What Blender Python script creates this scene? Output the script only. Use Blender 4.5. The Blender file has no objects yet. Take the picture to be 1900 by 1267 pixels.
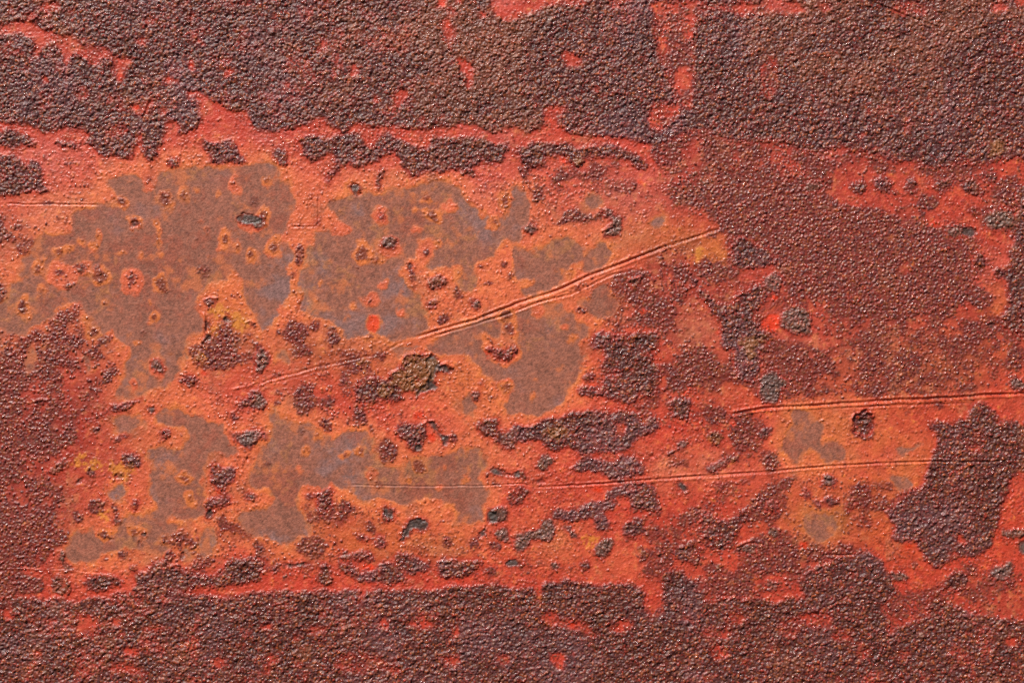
import bpy, math
import numpy as np

# ------------------------------------------------------------------ camera, sky, sun, exposure
S = 0.0005                        # metres of plate for one unit of the survey grid (1 unit = 0.5 mm)
MX = MT = 330.0                   # the plate runs on for 165 mm round the part the photograph shows
FW, FH = 1900.0, 1267.0
scene = bpy.context.scene
cam_d = bpy.data.cameras.new('camera'); cam = bpy.data.objects.new('camera', cam_d)
scene.collection.objects.link(cam); scene.camera = cam
CZ = (FH / 2 + MT) * S
cam_d.sensor_width = 36.0; cam_d.lens = 60.0
cam_d.clip_start = 0.02; cam_d.clip_end = 200.0
cam.location = (0.0, -FW * S * 60.0 / 36.0, CZ)
cam.rotation_euler = (math.radians(90), 0, 0)

SUN_EL, SUN_AZ = math.radians(46), math.radians(-30)      # azimuth from straight out of the plate, negative = camera left
world = bpy.data.worlds.new('World'); scene.world = world; world.use_nodes = True
wn = world.node_tree.nodes; wl = world.node_tree.links
sky = wn.new('ShaderNodeTexSky'); sky.sky_type = 'NISHITA'; sky.sun_disc = False
sky.sun_elevation = SUN_EL; sky.sun_rotation = math.pi + SUN_AZ * -1.0
wl.new(sky.outputs[0], wn['Background'].inputs[0]); wn['Background'].inputs[1].default_value = 0.07
sun_d = bpy.data.lights.new('sun', 'SUN'); sun = bpy.data.objects.new('sun', sun_d)
scene.collection.objects.link(sun)
sun_d.energy = 4.9; sun_d.angle = math.radians(0.6); sun_d.color = (1.0, 0.95, 0.88)
from mathutils import Vector
to_sun = Vector((math.sin(SUN_AZ) * math.cos(SUN_EL), -math.cos(SUN_AZ) * math.cos(SUN_EL), math.sin(SUN_EL)))
sun.rotation_euler = to_sun.to_track_quat('Z', 'Y').to_euler()
sun.location = to_sun * 5
vs = scene.view_settings
vs.view_transform = 'Standard'; vs.look = 'None'; vs.exposure = 0.0; vs.gamma = 1.0; vs.use_curve_mapping = False
scene.cycles.use_denoising = False

# ------------------------------------------------------------------ survey of the plate
# positions are noted tile by tile on an enlarged view (3.958 x) of a fronto-parallel sheet, so they are places on the sheet
K = 1900 / 480.0
ORG = [(0, 0), (480, 0), (960, 0), (1420, 0), (0, 320), (480, 320), (960, 320), (1420, 320),
       (0, 640), (480, 640), (960, 640), (1420, 640), (0, 947), (480, 947), (960, 947), (1420, 947)]
def T(i, pts):
    ox, oy = ORG[i]
    return [(ox + x / K, oy + y / K) for x, y in pts]
def E(i, cx, cy, rx, ry):
    ox, oy = ORG[i]
    return [(ox + (cx + rx * math.cos(a)) / K, oy + (cy + ry * math.sin(a)) / K)
            for a in [k * math.tau / 14 for k in range(14)]]
F = lambda p: p

BARE = [
 F([(202,325),(260,330),(310,318),(365,306),(405,318),(460,310),(497,297),(515,325),(552,368),(540,385),(541,420),
    (530,440),(540,465),(541,490),(535,520),(545,535),(530,552),(521,570),(518,590),(502,590),(498,612),(482,622),
    (476,600),(470,575),(453,560),(450,520),(436,494),(424,520),(385,525),(378,545),(364,562),(364,578),(382,590),
    (382,615),(354,622),(346,640),(350,660),(330,688),(326,710),(303,713),(285,712),(262,735),(237,738),(210,736),
    (215,718),(227,706),(232,678),(242,650),(222,634),(210,613),(192,623),(182,610),(162,605),(151,567),(126,562),
    (109,570),(96,588),(83,600),(60,605),(40,620),(15,620),(0,605),(0,570),(15,562),(20,545),(15,523),(46,520),
    (45,500),(35,485),(58,476),(60,460),(70,440),(78,436),(100,434),(132,428),(132,395),(175,393),(186,370),
    (215,380),(212,355),(200,340)]),
 T(5, [(480,230),(640,200),(760,110),(860,180),(900,180),(1000,110),(1120,110),(1250,80),(1400,70),(1450,100),(1500,190),
    (1600,240),(1640,310),(1760,340),(1830,320),(1870,200),(1860,100),(1900,100),(1990,150),(2000,250),(1980,400),
    (1920,440),(1900,510),(1770,510),(1740,560),(1720,640),(1690,640),(1630,620),(1590,700),(1620,800),(1580,880),
    (1530,900),(1480,790),(1510,740),(1480,700),(1380,680),(1210,720),(1280,640),(1290,580),(1190,490),(1160,560),
    (1110,640),(1040,690),(1040,760),(1100,820),(1090,870),(1190,910),(1200,1020),(1250,1100),(1240,1140),(1100,1215),
    (950,1240),(880,1180),(800,1170),(640,1220),(600,1140),(480,1080),(380,1050),(310,1010),(330,900),(290,820),
    (310,740),(360,690),(340,560),(410,500),(420,430),(560,440),(620,380),(560,300)]),
 T(6, [(-40,520),(0,560),(100,580),(200,540),(320,490),(420,490),(470,540),(560,570),(600,500),(700,510),(720,580),
    (680,660),(640,700),(500,760),(430,690),(360,720),(370,790),(300,850),(150,910),(60,930),(30,850),(130,830),
    (140,770),(80,760),(40,800),(0,820),(-30,700)]),
 T(6, [(560,830),(640,820),(660,880),(760,910),(760,1000),(700,1040),(560,1060),(500,1020),(400,960),(550,930)]),
 F([(783,640),(855,607),(930,590),(960,580),(1005,563),(1045,568),(1052,585),(1070,600),(1100,604),(1098,615),(1087,640),
    (1074,640),(1079,670),(1066,703),(1054,723),(1053,746),(1038,754),(1010,766),(995,774),(960,768),(942,768),(937,751),
    (955,738),(935,722),(907,700),(889,685),(871,665),(864,650),(830,655),(800,650)]),
 T(8, [(830,580),(940,470),(1000,540),(1110,570),(1100,600),(950,650),(860,620)]),
 T(8, [(1170,430),(1210,480),(1350,470),(1390,520),(1500,520),(1540,560),(1620,560),(1640,640),(1740,760),(1740,820),
    (1690,840),(1640,790),(1560,800),(1510,860),(1480,920),(1540,980),(1500,1080),(1490,1150),(1510,1200),(1500,1250),
    (1480,1255),(1400,1275),(1340,1265),(1280,1235),(1210,1235),(1230,1275),(1320,1305),(1300,1365),(1170,1375),
    (1150,1415),(1220,1455),(1280,1505),(1200,1535),(1100,1525),(1000,1505),(930,1495),(850,1505),(740,1555),
    (700,1605),(600,1605),(480,1565),(460,1505),(520,1445),(560,1375),(680,1345),(720,1405),(850,1415),(850,1355),
    (900,1275),(1000,1245),(1130,1235),(1160,1200),(1110,1110),(1100,960),(1110,850),(1090,760),(1200,750),(1270,790),
    (1340,760),(1380,660),(1370,620),(1200,580),(1150,540)]),
 T(9, [(60,510),(150,480),(210,540),(380,590),(440,650),(560,690),(620,640),(700,640),(850,680),(830,760),(860,860),
    (960,910),(1060,890),(1080,820),(1300,800),(1480,780),(1500,740),(1560,740),(1660,800),(1690,870),(1620,920),
    (1620,1000),(1690,1060),(1650,1130),(1620,1300),(1500,1290),(1440,1160),(1240,1130),(1000,1170),(920,1130),
    (760,1130),(640,1060),(560,1000),(470,1040),(310,1030),(270,1120),(300,1200),(340,1260),(400,1315),(400,1375),
    (300,1395),(280,1455),(180,1455),(90,1405),(0,1395),(-100,1370),(-150,1260),(0,1230),(60,1210),(130,1150),
    (100,1060),(0,1040),(-70,1030),(-80,940),(-40,850),(0,760),(80,720),(110,640)]),
 T(11, [(200,510),(290,480),(340,540),(430,570),(420,660),(400,760),(480,700),(560,700),(580,800),(560,870),(420,870),
    (370,790),(300,770),(270,880),(200,880),(180,800),(130,760),(150,680),(190,620)]),
 T(11, [(950,770),(1060,720),(1140,700),(1160,730),(1080,780),(1000,820)]),
 T(11, [(890,960),(960,950),(1080,1010),(1060,1060),(960,1060)]),
 E(15, 410, 110, 140, 95),
 T(6, [(960,400),(1060,330),(1090,370),(1040,430)]),
 T(6, [(480,180),(600,150),(620,240),(560,280),(500,240)]),
 E(8, 240, 110, 50, 90), E(8, 640, 130, 30, 70),
 T(8, [(850,310),(900,290),(910,370),(840,390)]),
 T(12, [(1490,150),(1580,150),(1580,300),(1500,330),(1470,260)]),
 T(12, [(1750,10),(1900,0),(1900,100),(1800,130),(1740,60)]),
 T(13, [(1500,0),(1640,0),(1640,90),(1560,110),(1430,60)]),
 T(12, [(1320,300),(1400,310),(1420,360),(1330,370)]),
 E(9, 190, 90, 50, 45), E(9, 1540, 440, 50, 90), E(9, 1860, 440, 60, 80),
 E(8, 850, 1090, 60, 40), T(9, [(950,20),(1200,0),(1180,40),(1000,70)]), T(9, [(1320,0),(1620,0),(1560,60),(1400,70)]),
]
# coral or ochre islands in the bare steel: (tile, cx, cy, rx, ry, kind)  o = ochre ring, c = coral, v = vivid, d = dark grains only
SPOTS = [
 (4,1090,40,60,90,'c'),(4,895,220,50,50,'o'),(4,1210,220,65,75,'o'),(4,1350,175,50,50,'o'),(4,1590,155,40,30,'o'),
 (4,1720,80,55,80,'c'),(4,1450,100,30,30,'o'),(4,1860,200,40,45,'d'),(4,990,370,60,55,'o'),(4,1150,370,40,35,'o'),
 (4,1160,480,30,80,'o'),(4,1200,590,30,30,'o'),(4,1030,590,25,30,'o'),(4,900,585,30,30,'o'),(4,715,450,35,40,'o'),
 (4,600,495,40,30,'o'),(4,690,540,45,35,'o'),(4,1380,450,30,25,'d'),(4,1655,490,35,90,'o'),(4,1740,550,25,50,'o'),
 (4,1850,600,50,60,'o'),(4,1460,360,20,20,'c'),(4,430,590,60,50,'o'),(4,510,550,40,30,'o'),(4,310,640,35,35,'o'),
 (4,280,710,45,55,'o'),(4,450,770,110,110,'c'),(4,600,710,60,70,'c'),(4,740,770,80,70,'o'),(4,960,800,85,100,'c'),
 (4,1180,810,60,90,'o'),(4,1215,880,40,25,'d'),(4,1500,720,70,50,'d'),(4,300,870,40,40,'o'),(4,175,990,50,110,'o'),
 (4,765,950,40,40,'o'),(4,1100,950,25,30,'o'),(4,1135,1070,42,65,'o'),(4,305,950,15,25,'o'),(4,640,1080,40,35,'o'),
 (4,680,1180,60,55,'o'),(4,1000,1245,40,25,'o'),(4,735,660,15,15,'o'),(4,620,350,25,25,'d'),(4,1445,505,25,20,'d'),
 (4,1250,1060,25,25,'d'),(4,1060,1175,30,30,'d'),(4,1280,1200,25,20,'d'),(4,1820,380,80,60,'c'),
 (5,700,120,75,65,'o'),(5,900,320,70,80,'c'),(5,610,420,80,60,'c'),(5,1240,180,40,45,'o'),(5,1135,180,30,25,'o'),
 (5,1260,300,80,35,'o'),(5,1310,350,60,40,'o'),(5,1390,240,70,50,'c'),(5,1140,270,25,40,'o'),(5,1160,430,50,40,'c'),
 (5,960,540,100,75,'c'),(5,770,590,75,85,'o'),(5,860,645,70,35,'o'),(5,1230,580,55,75,'c'),(5,1310,525,35,30,'o'),
 (5,1410,530,30,25,'o'),(5,930,815,40,45,'c'),(5,450,810,35,25,'o'),(5,430,930,45,40,'o'),(5,700,1005,35,35,'o'),
 (5,845,1110,50,60,'v'),(5,1050,1030,45,50,'c'),(5,820,930,85,50,'c'),(5,720,700,30,25,'d'),(5,675,810,20,20,'o'),
 (5,1475,735,35,35,'o'),(5,1730,370,45,45,'o'),(5,935,965,15,15,'o'),(5,610,1170,40,35,'o'),(5,820,1210,50,40,'o'),
 (5,1810,210,50,80,'o'),(5,30,320,50,90,'o'),(5,110,560,60,60,'o'),(5,150,490,30,40,'o'),(5,60,50,50,40,'o'),
 (5,540,210,30,30,'d'),(5,1820,1050,60,60,'o'),
 (6,60,500,40,40,'c'),(6,390,740,35,40,'o'),(6,310,720,25,30,'o'),(6,460,680,25,25,'o'),(6,320,1135,45,35,'c'),
 (6,400,1225,40,35,'o'),(6,160,1020,40,50,'c'),(6,40,690,30,25,'d'),(6,510,600,25,30,'o'),(6,690,540,35,30,'o'),
 (10,130,260,25,25,'o'),(10,110,390,40,25,'o'),
 (8,1280,890,32,27,'o'),(8,1360,980,55,55,'o'),(8,1400,1130,50,45,'o'),(8,1480,1000,30,35,'c'),(8,980,290,50,65,'c'),
 (8,1160,170,70,90,'c'),(8,1250,80,20,20,'o'),
 (9,355,760,42,42,'o'),(9,645,810,42,40,'o'),(9,745,790,45,50,'o'),(9,1180,890,72,75,'o'),(9,830,960,45,50,'c'),
 (9,1360,900,27,27,'c'),(9,1085,1000,36,36,'o'),(9,1330,1030,35,25,'c'),(9,1110,1070,25,20,'o'),(9,320,630,40,30,'d'),
 (9,440,660,40,50,'o'),(9,45,880,40,35,'d'),(9,880,1040,40,40,'d'),(9,1510,1000,30,30,'o'),(9,1820,310,60,40,'o'),
 (9,1540,780,30,30,'o'),(9,300,910,40,30,'c'),
 (12,980,160,50,50,'o'),(12,1060,160,40,40,'o'),(12,770,180,60,50,'o'),(11,440,740,25,20,'d'),(11,130,580,20,20,'d'),
]
COAT_POLY = [  # coral ground lying across bare steel
 F([(897,613),(907,616),(918,630),(935,622),(930,610),(943,595),(962,592),(966,615),(962,640),(972,655),(960,672),(945,680),
    (928,680),(908,668),(897,655),(894,635)]),
]

# rust crust: (density, tile/polygon)
CRUST = []
def C(i, pts, d=1.0, k=''): CRUST.append((d, T(i, pts), k))
def CE(i, cx, cy, rx, ry, d=1.0, k=''): CRUST.append((d, E(i, cx, cy, rx, ry), k))
top = T(0, [(0,905),(220,930),(330,980),(420,950),(620,950),(680,1010),(670,1060),(700,1110),(790,1170),(830,1130),(870,1170),
    (960,1170),(1000,1060),(1000,970),(1060,980),(1030,1040),(1060,1170),(1100,1190),(1150,1170),(1160,1080),(1200,1060),
    (1190,1010),(1220,960),(1300,1000),(1380,970),(1440,960),(1510,930),(1470,830),(1450,720),(1380,700),(1430,670),
    (1520,720),(1600,770),(1640,790),(1720,810),(1810,780),(1850,900),(1870,970),(1900,940)]) + \
  T(1, [(100,960),(240,960),(400,900),(470,890),(560,940),(640,960),(690,900),(760,900),(800,930),(950,930),(1200,950),
    (1280,940),(1500,925),(1600,930),(1700,980),(1780,960),(1830,920),(1900,910)]) + \
  T(2, [(50,980),(130,970),(200,920),(200,830),(180,770),(350,765),(370,800),(270,830),(280,900),(380,970),(480,970),
    (520,1000),(690,1000),(760,1020),(850,1020),(960,1040),(1000,1100),(1010,1190),(1130,1300),(1900,1300)]) + \
  T(3, [(0,1130),(200,1190),(400,1200),(640,1190),(740,1230),(850,1200),(950,1180),(1100,1190),(1250,1230),(1450,1190),
    (1600,1200),(1680,1190),(1800,1150),(1900,1180)]) + [(2000,300),(2000,-100),(-100,-100),(-100,230)]
CRUST.append((1.0, top, ''))
C(0,[(-20,980),(80,950),(180,1000),(270,1020),(270,1050),(180,1050),(90,1090),(-20,1060)])
C(0,[(410,1050),(440,1030),(500,1050),(560,1060),(680,1000),(700,1040),(600,1060),(540,1100),(480,1080),(420,1090)])
CE(0,340,1150,25,20); CE(0,500,1200,60,25,.8,'g'); CE(0,1275,1190,45,40)
C(0,[(-20,1160),(100,1130),(160,1190),(170,1267),(-20,1267)]); CE(0,240,1220,50,40)
C(0,[(1460,1030),(1520,1040),(1600,1060),(1690,1020),(1730,1050),(1740,1120),(1790,1180),(1780,1230),(1680,1180),(1600,1200),
     (1530,1200),(1540,1130),(1480,1090)])
CE(0,1560,940,60,25,.8)
C(4,[(-20,-20),(300,-20),(320,80),(350,150),(290,160),(250,140),(170,150),(90,180),(30,150),(-20,170)])
C(4,[(520,90),(640,60),(720,110),(700,130),(620,110),(530,120)],.8); C(4,[(230,230),(400,200),(430,240),(300,250)],.8)
CE(4,20,430,25,130,.75); CE(4,545,45,18,15,1,'g'); CE(4,130,400,35,22,.8); CE(4,240,400,40,18,.7); CE(4,335,385,30,22,.9)
CE(4,450,350,45,20,.7); CE(4,95,500,30,22,.7); CE(4,610,210,40,30,.7)
C(1,[(280,1020),(420,1000),(540,1020),(640,980),(760,970),(760,1030),(760,1080),(860,1110),(850,1060),(870,1000),(960,960),
     (1010,1020),(1090,1050),(1160,1110),(1250,1100),(1270,1000),(1400,1010),(1560,1010),(1680,1030),(1760,1060),(1830,1030),
     (1840,1100),(1790,1190),(1640,1200),(1560,1240),(1480,1240),(1270,1260),(1080,1240),(1040,1180),(1030,1110),(920,1130),
     (890,1180),(780,1200),(770,1230),(720,1240),(680,1200),(610,1220),(560,1280),(530,1260),(570,1190),(540,1100),(480,1150),
     (400,1190),(330,1140),(310,1080)])
C(1,[(80,1130),(130,1080),(210,1110),(210,1170),(240,1200),(170,1230),(130,1170)])
C(5,[(495,-20),(545,-20),(535,30),(515,90),(488,85)]); C(5,[(865,-20),(925,-20),(900,100),(885,170),(868,80)])
CE(5,1140,5,50,20); CE(5,1540,0,60,18); C(5,[(-40,340),(0,330),(50,340),(40,400),(-20,400)],1,'g')
C(2,[(0,1070),(100,1060),(180,1040),(260,1060),(340,1050),(400,1060),(440,1090),(520,1080),(680,1060),(780,1110),(900,1130),
     (960,1170),(950,1230),(870,1230),(840,1190),(740,1170),(680,1160),(560,1150),(480,1180),(440,1230),(390,1210),(380,1150),
     (300,1140),(210,1150),(180,1210),(110,1260),(50,1270),(30,1150),(0,1130)])
CE(6,40,30,40,50,.8); CE(6,320,25,60,28,.9); CE(6,490,12,25,28,1,'g'); CE(6,580,20,40,40,.9); CE(6,800,110,110,50,.5)
CE(6,860,100,35,35,.85); CE(6,980,170,25,40,.7); CE(6,155,185,55,70,.7); CE(6,270,60,50,60,.6); CE(6,700,100,50,40,.4)
C(6,[(40,410),(100,330),(130,400),(160,430),(120,460),(50,450)],1,'g')
C(6,[(350,290),(400,265),(500,290),(560,310),(640,290),(690,265),(690,325),(620,345),(450,345),(370,370),(340,410),(310,370),(330,320)],.85)
C(6,[(620,300),(690,265),(695,325),(640,335)],1,'g')
C(6,[(690,310),(750,310),(760,400),(770,460),(640,462),(610,450),(690,400)],1,'g')
CE(6,790,345,18,25,.8); CE(6,240,470,40,30,.5); CE(6,540,470,30,25,.6)
C(6,[(1110,-20),(1920,-20),(1920,420),(1780,440),(1640,360),(1540,390),(1500,300),(1400,270),(1230,210),(1160,250),(1135,300),(1108,200)],.86)
C(6,[(1550,520),(1620,480),(1700,490),(1770,560),(1860,560),(1920,640),(1800,690),(1680,720),(1560,680),(1590,600)])
C(6,[(1540,390),(1900,400),(1900,560),(1700,480),(1560,470)],.8)
C(6,[(1310,850),(1370,860),(1490,970),(1560,960),(1640,900),(1750,820),(1830,830),(1840,930),(1740,1000),(1730,1100),(1780,1170),
     (1840,1200),(1830,1290),(1500,1290),(1500,1150),(1480,1060),(1400,990),(1340,920)])
C(10,[(1590,80),(1610,20),(1680,0),(1780,40),(1780,100),(1760,200),(1700,290),(1640,250),(1600,170)])
C(6,[(1150,580),(1250,700),(1400,640),(1540,720),(1500,790),(1300,830),(1180,800),(1120,700)],.72)
C(6,[(1000,560),(1120,560),(1200,680),(1150,720),(1080,640)],.7)
CE(6,860,800,35,35,1,'g'); CE(6,1010,860,70,40,.7); CE(6,1200,920,60,50,.8); CE(6,990,970,60,40,.9); CE(6,900,950,80,40,.55)
CE(6,960,1060,80,40,.6); CE(6,1120,1110,60,60,.65); CE(6,470,1010,80,40,.7); CE(6,440,860,40,40,.6); CE(6,680,1060,50,40,.5)
C(6,[(560,1190),(650,1180),(780,1200),(900,1160),(1020,1180),(1040,1290),(550,1290)],.93); CE(6,610,1220,40,25,1,'g')
C(10,[(540,0),(980,0),(990,120),(1060,180),(1010,270),(1030,350),(960,390),(880,370),(840,430),(780,410),(720,410),(640,370),(440,370),
      (440,330),(500,300),(620,320),(640,240),(700,210),(610,170),(640,130),(650,40)])
CE(10,525,235,38,30); C(10,[(1090,440),(1200,380),(1300,410),(1280,470),(1250,550),(1200,540),(1120,530),(1160,460)])
C(10,[(1060,350),(1100,240),(1060,200),(1200,40),(1400,40),(1480,200),(1300,300),(1180,290),(1120,350)],.72)
C(10,[(1350,500),(1420,440),(1560,450),(1500,560),(1400,620),(1330,540)],.6)
C(10,[(-10,600),(60,610),(130,600),(160,560),(300,530),(400,490),(520,490),(580,470),(700,490),(760,480),(860,500),(1000,520),
      (1050,580),(1020,630),(940,650),(880,700),(800,750),(760,780),(600,780),(480,800),(400,760),(250,770),(190,740),(150,700),(60,700),(-10,720)])
C(9,[(1580,550),(1640,560),(1750,540),(1780,600),(1760,650),(1830,660),(1870,600),(1920,600),(1920,720),(1810,760),(1740,720),(1740,670),(1620,650)])
C(10,[(140,860),(210,800),(280,850),(220,900),(160,940)],1,'g')
C(10,[(410,910),(470,830),(560,830),(700,860),(740,820),(800,800),(900,840),(940,890),(930,960),(860,970),(720,1000),(640,960),(600,920),(420,930)])
C(10,[(640,1110),(720,1040),(830,1010),(1000,1010),(1030,1080),(1060,1200),(950,1220),(830,1200),(830,1140),(760,1110),(700,1140),(640,1140)])
C(10,[(270,1280),(290,1210),(400,1210),(520,1150),(740,1160),(720,1200),(600,1220),(500,1280)])
C(10,[(115,1005),(150,985),(210,990),(210,1010),(140,1018)],1,'s'); C(10,[(-10,930),(60,930),(90,970),(20,980),(-10,970)])
C(10,[(-10,1040),(100,1070),(60,1100),(30,1200),(-10,1200)]); C(10,[(1160,740),(1260,680),(1260,740),(1200,770)],1,'g')
CE(10,1115,610,40,18,.9,'g'); CE(10,1130,790,35,20,.8,'g'); CE(10,995,825,20,18,1,'s'); CE(10,1180,880,90,50,.45)
C(10,[(1360,900),(1400,880),(1480,860),(1620,800),(1630,840),(1500,890),(1420,920)],1,'g')
C(10,[(1130,1000),(1200,1010),(1260,1050),(1250,1080),(1220,1060),(1230,1100),(1180,1050)],1,'s'); CE(10,1480,1020,35,20)
C(10,[(1790,240),(1900,190),(1920,190),(1920,430),(1800,410),(1780,330)],1,'g')
C(11,[(-10,210),(60,210),(120,260),(180,280),(170,310),(110,330),(100,400),(40,420),(-10,410)],1,'g')
C(10,[(1400,640),(1500,620),(1530,700),(1450,750)],1,'y'); CE(10,1640,640,80,90,.8); C(10,[(1770,620),(1880,610),(1850,670),(1760,690)])
C(10,[(1620,1280),(1700,1130),(1780,1050),(1900,1030),(1920,1100),(1920,1280)],.9); C(10,[(1280,1200),(1400,1140),(1500,1170),(1430,1250),(1300,1280)],.9)
CE(10,1640,520,100,60,.5); CE(10,1700,760,100,60,.5); CE(10,1850,840,50,60,.8)
C(11,[(1500,420),(1640,430),(1700,520),(1830,540),(1920,620),(1920,900),(1800,970),(1780,1040),(1740,1160),(1720,1290),(1100,1290),(880,1240),
      (1000,1100),(1150,1050),(1200,940),(1190,880),(1240,780),(1260,640),(1180,600),(1220,560),(1380,590),(1490,540),(1510,480)],.97)
C(11,[(640,520),(680,500),(720,490),(760,490),(800,540),(790,620),(760,650),(700,640),(650,640),(640,580)],1,'p')
CE(11,720,640,100,60,.5); CE(11,1850,285,55,40,1,'g'); C(11,[(400,970),(460,950),(530,1000),(500,1040),(430,1040)],1,'g')
C(11,[(-10,610),(60,600),(50,660),(-10,680)]); CE(11,40,860,55,50,.9); CE(11,130,850,35,30,.8); CE(11,160,1010,40,30,.9)
CE(11,700,1100,70,80,.8); CE(11,620,1180,35,40); CE(11,480,1150,45,35); CE(11,300,1090,35,30); CE(11,50,1190,50,45,.95)
CE(11,380,1160,28,25); CE(11,650,950,100,60,.35); CE(11,880,1180,80,60,.7)
for a in [(290,90,25,50,.85),(410,110,60,50,.8),(520,200,25,20,.9),(720,140,60,35,.75),(840,200,70,110,.6),(1060,170,80,55,.75),
          (1230,240,45,45,.7),(820,360,30,45,.7),(550,380,35,35,.8),(190,180,35,25,.8),(1280,440,50,50,.6),(30,15,60,20,.9),
          (1830,120,70,70,.8),(950,60,250,50,.45),(1400,100,250,90,.5),(1700,200,80,60,.5)]: CE(11,*a)
C(7,[(-10,150),(480,180),(640,260),(800,260),(960,330),(1250,330),(1300,440),(1500,480),(1480,620),(1450,760),(1380,860),(1500,900),(1300,1000),
     (1000,1080),(700,1050),(450,900),(200,900),(100,700),(-10,650)],.74)
CE(7,1000,1100,800,140,.45); CE(7,100,120,120,100,.85); C(7,[(0,0),(420,0),(300,60),(260,150),(0,180)],.75)
CE(7,250,330,200,130,.88); CE(7,540,560,200,100,.85); CE(7,1100,820,200,60,.8); CE(7,1000,560,120,60,.85)
CE(7,360,95,75,45,1,'g'); C(7,[(590,60),(650,30),(740,50),(760,100),(710,170),(640,130)]); C(7,[(800,70),(860,30),(930,80),(920,150),(860,150),(820,110)])
CE(7,940,155,25,20); CE(7,1060,110,38,70); CE(7,1310,100,70,50); C(7,[(1440,70),(1500,30),(1560,60),(1600,160),(1560,180),(1440,130)])
C(7,[(1600,320),(1680,270),(1800,280),(1800,380),(1720,430),(1620,400)],1,'g'); CE(7,1650,30,60,30); CE(7,1820,160,90,90,.85); CE(7,1530,290,45,32)
CE(7,1190,220,90,50,.85)
C(7,[(1840,80),(1920,80),(1920,1220),(1760,1160),(1740,1080),(1800,960),(1770,880),(1760,780),(1800,700),(1780,600),(1830,520),(1810,440),(1740,440),(1860,300)],.97)
C(7,[(1560,570),(1640,660),(1580,750),(1520,680)]); CE(7,1720,740,40,45); CE(7,1590,920,85,80,.75); CE(7,1490,440,62,30,1,'s'); CE(7,1395,435,55,38,1,'g')
C(7,[(100,1110),(160,1000),(230,980),(300,1010),(340,1080),(330,1220),(280,1180),(180,1170)],1,'g')
C(7,[(-10,760),(70,730),(110,790),(90,870),(-10,880)],1,'g'); CE(7,1520,1160,100,60,.7); CE(7,1665,1120,30,25,1,'s'); CE(7,1300,1000,80,50,.85)
CE(7,430,1180,30,25); CE(7,20,1200,40,60,.8)
# lower left
C(8,[(-10,-10),(160,0),(190,180),(250,230),(430,260),(560,160),(650,110),(830,60),(880,200),(830,300),(680,420),(560,560),(540,720),(300,800),(330,960),
     (540,1080),(560,1200),(400,1290),(-10,1290)],.58)
CE(8,80,120,90,80,.8); CE(8,440,110,120,60,.8); CE(8,110,650,110,130,.75); CE(8,140,1050,140,150,.72); CE(8,340,1050,90,60,.75)
CE(8,420,330,60,40,.75); CE(8,150,470,90,40,.75)
C(4,[(330,1100),(430,1000),(560,960),(620,970),(600,1090),(620,1160),(560,1290),(130,1290),(60,1230),(150,1190)],.55)
CE(4,440,1070,70,60,.75); CE(4,500,1240,80,40,.85); CE(4,260,1220,50,50,.7); CE(4,780,1230,70,40,.8)
C(8,[(1370,-20),(1640,-20),(1780,120),(1750,160),(1650,180),(1540,190),(1400,130)],.8); C(4,[(1380,1260),(1500,1240),(1700,1180),(1900,1200),(1900,1290),(1370,1290)],.55)
C(8,[(1420,60),(1480,90),(1520,140),(1440,140)],1,'y')
C(8,[(1310,240),(1450,220),(1470,270),(1390,310),(1320,290)]); C(8,[(1110,130),(1160,90),(1190,150),(1220,200),(1200,220),(1120,170)],1,'g')
C(8,[(1740,440),(1830,400),(1850,340),(1920,340),(1920,450),(1800,450),(1760,490)]); C(9,[(-10,350),(50,380),(70,420),(40,460),(-10,460)],1,'g')
C(8,[(1660,620),(1740,650),(1800,640),(1920,610),(1920,650),(1840,740),(1800,760),(1750,690),(1680,650)],1,'g'); C(9,[(-10,630),(70,640),(60,680),(-10,660)])
C(8,[(1560,880),(1600,850),(1640,910),(1740,900),(1720,1000),(1640,1050),(1680,1120),(1700,1160),(1620,1190),(1560,1180),(1560,1280),(1510,1270),
     (1520,1130),(1570,1110),(1640,1140),(1610,1040),(1550,1010),(1560,940)])
CE(8,1110,470,30,35,1,'s'); CE(8,860,470,45,28); CE(8,1710,530,35,30); CE(8,1220,650,35,40); CE(8,1340,650,25,25,.9); CE(8,970,290,25,25,.9)
C(8,[(590,550),(740,500),(900,425),(1070,370),(1075,388),(910,450),(750,525),(600,575)],.95)
C(8,[(330,940),(400,880),(480,830),(510,870),(420,920),(350,970)]); CE(8,960,850,75,50); CE(8,870,970,40,25,1,'s'); CE(8,1000,1170,30,40)
CE(8,710,620,50,40,.85); CE(8,480,680,75,50,.9); CE(8,710,1180,65,55,.9); CE(8,800,210,70,55,.75); C(8,[(770,740),(870,670),(970,650),(970,690),(880,690),(780,748)])
CE(8,1840,1115,60,22,1,'g'); CE(8,590,990,25,20,1,'s'); CE(8,1810,830,20,20,1,'s'); CE(8,660,930,50,60,.7); CE(8,860,1200,40,50,.85); CE(8,160,260,40,25,.9,'g')
CE(8,290,415,65,18,.9,'g'); CE(8,350,630,50,50,.8)
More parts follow.
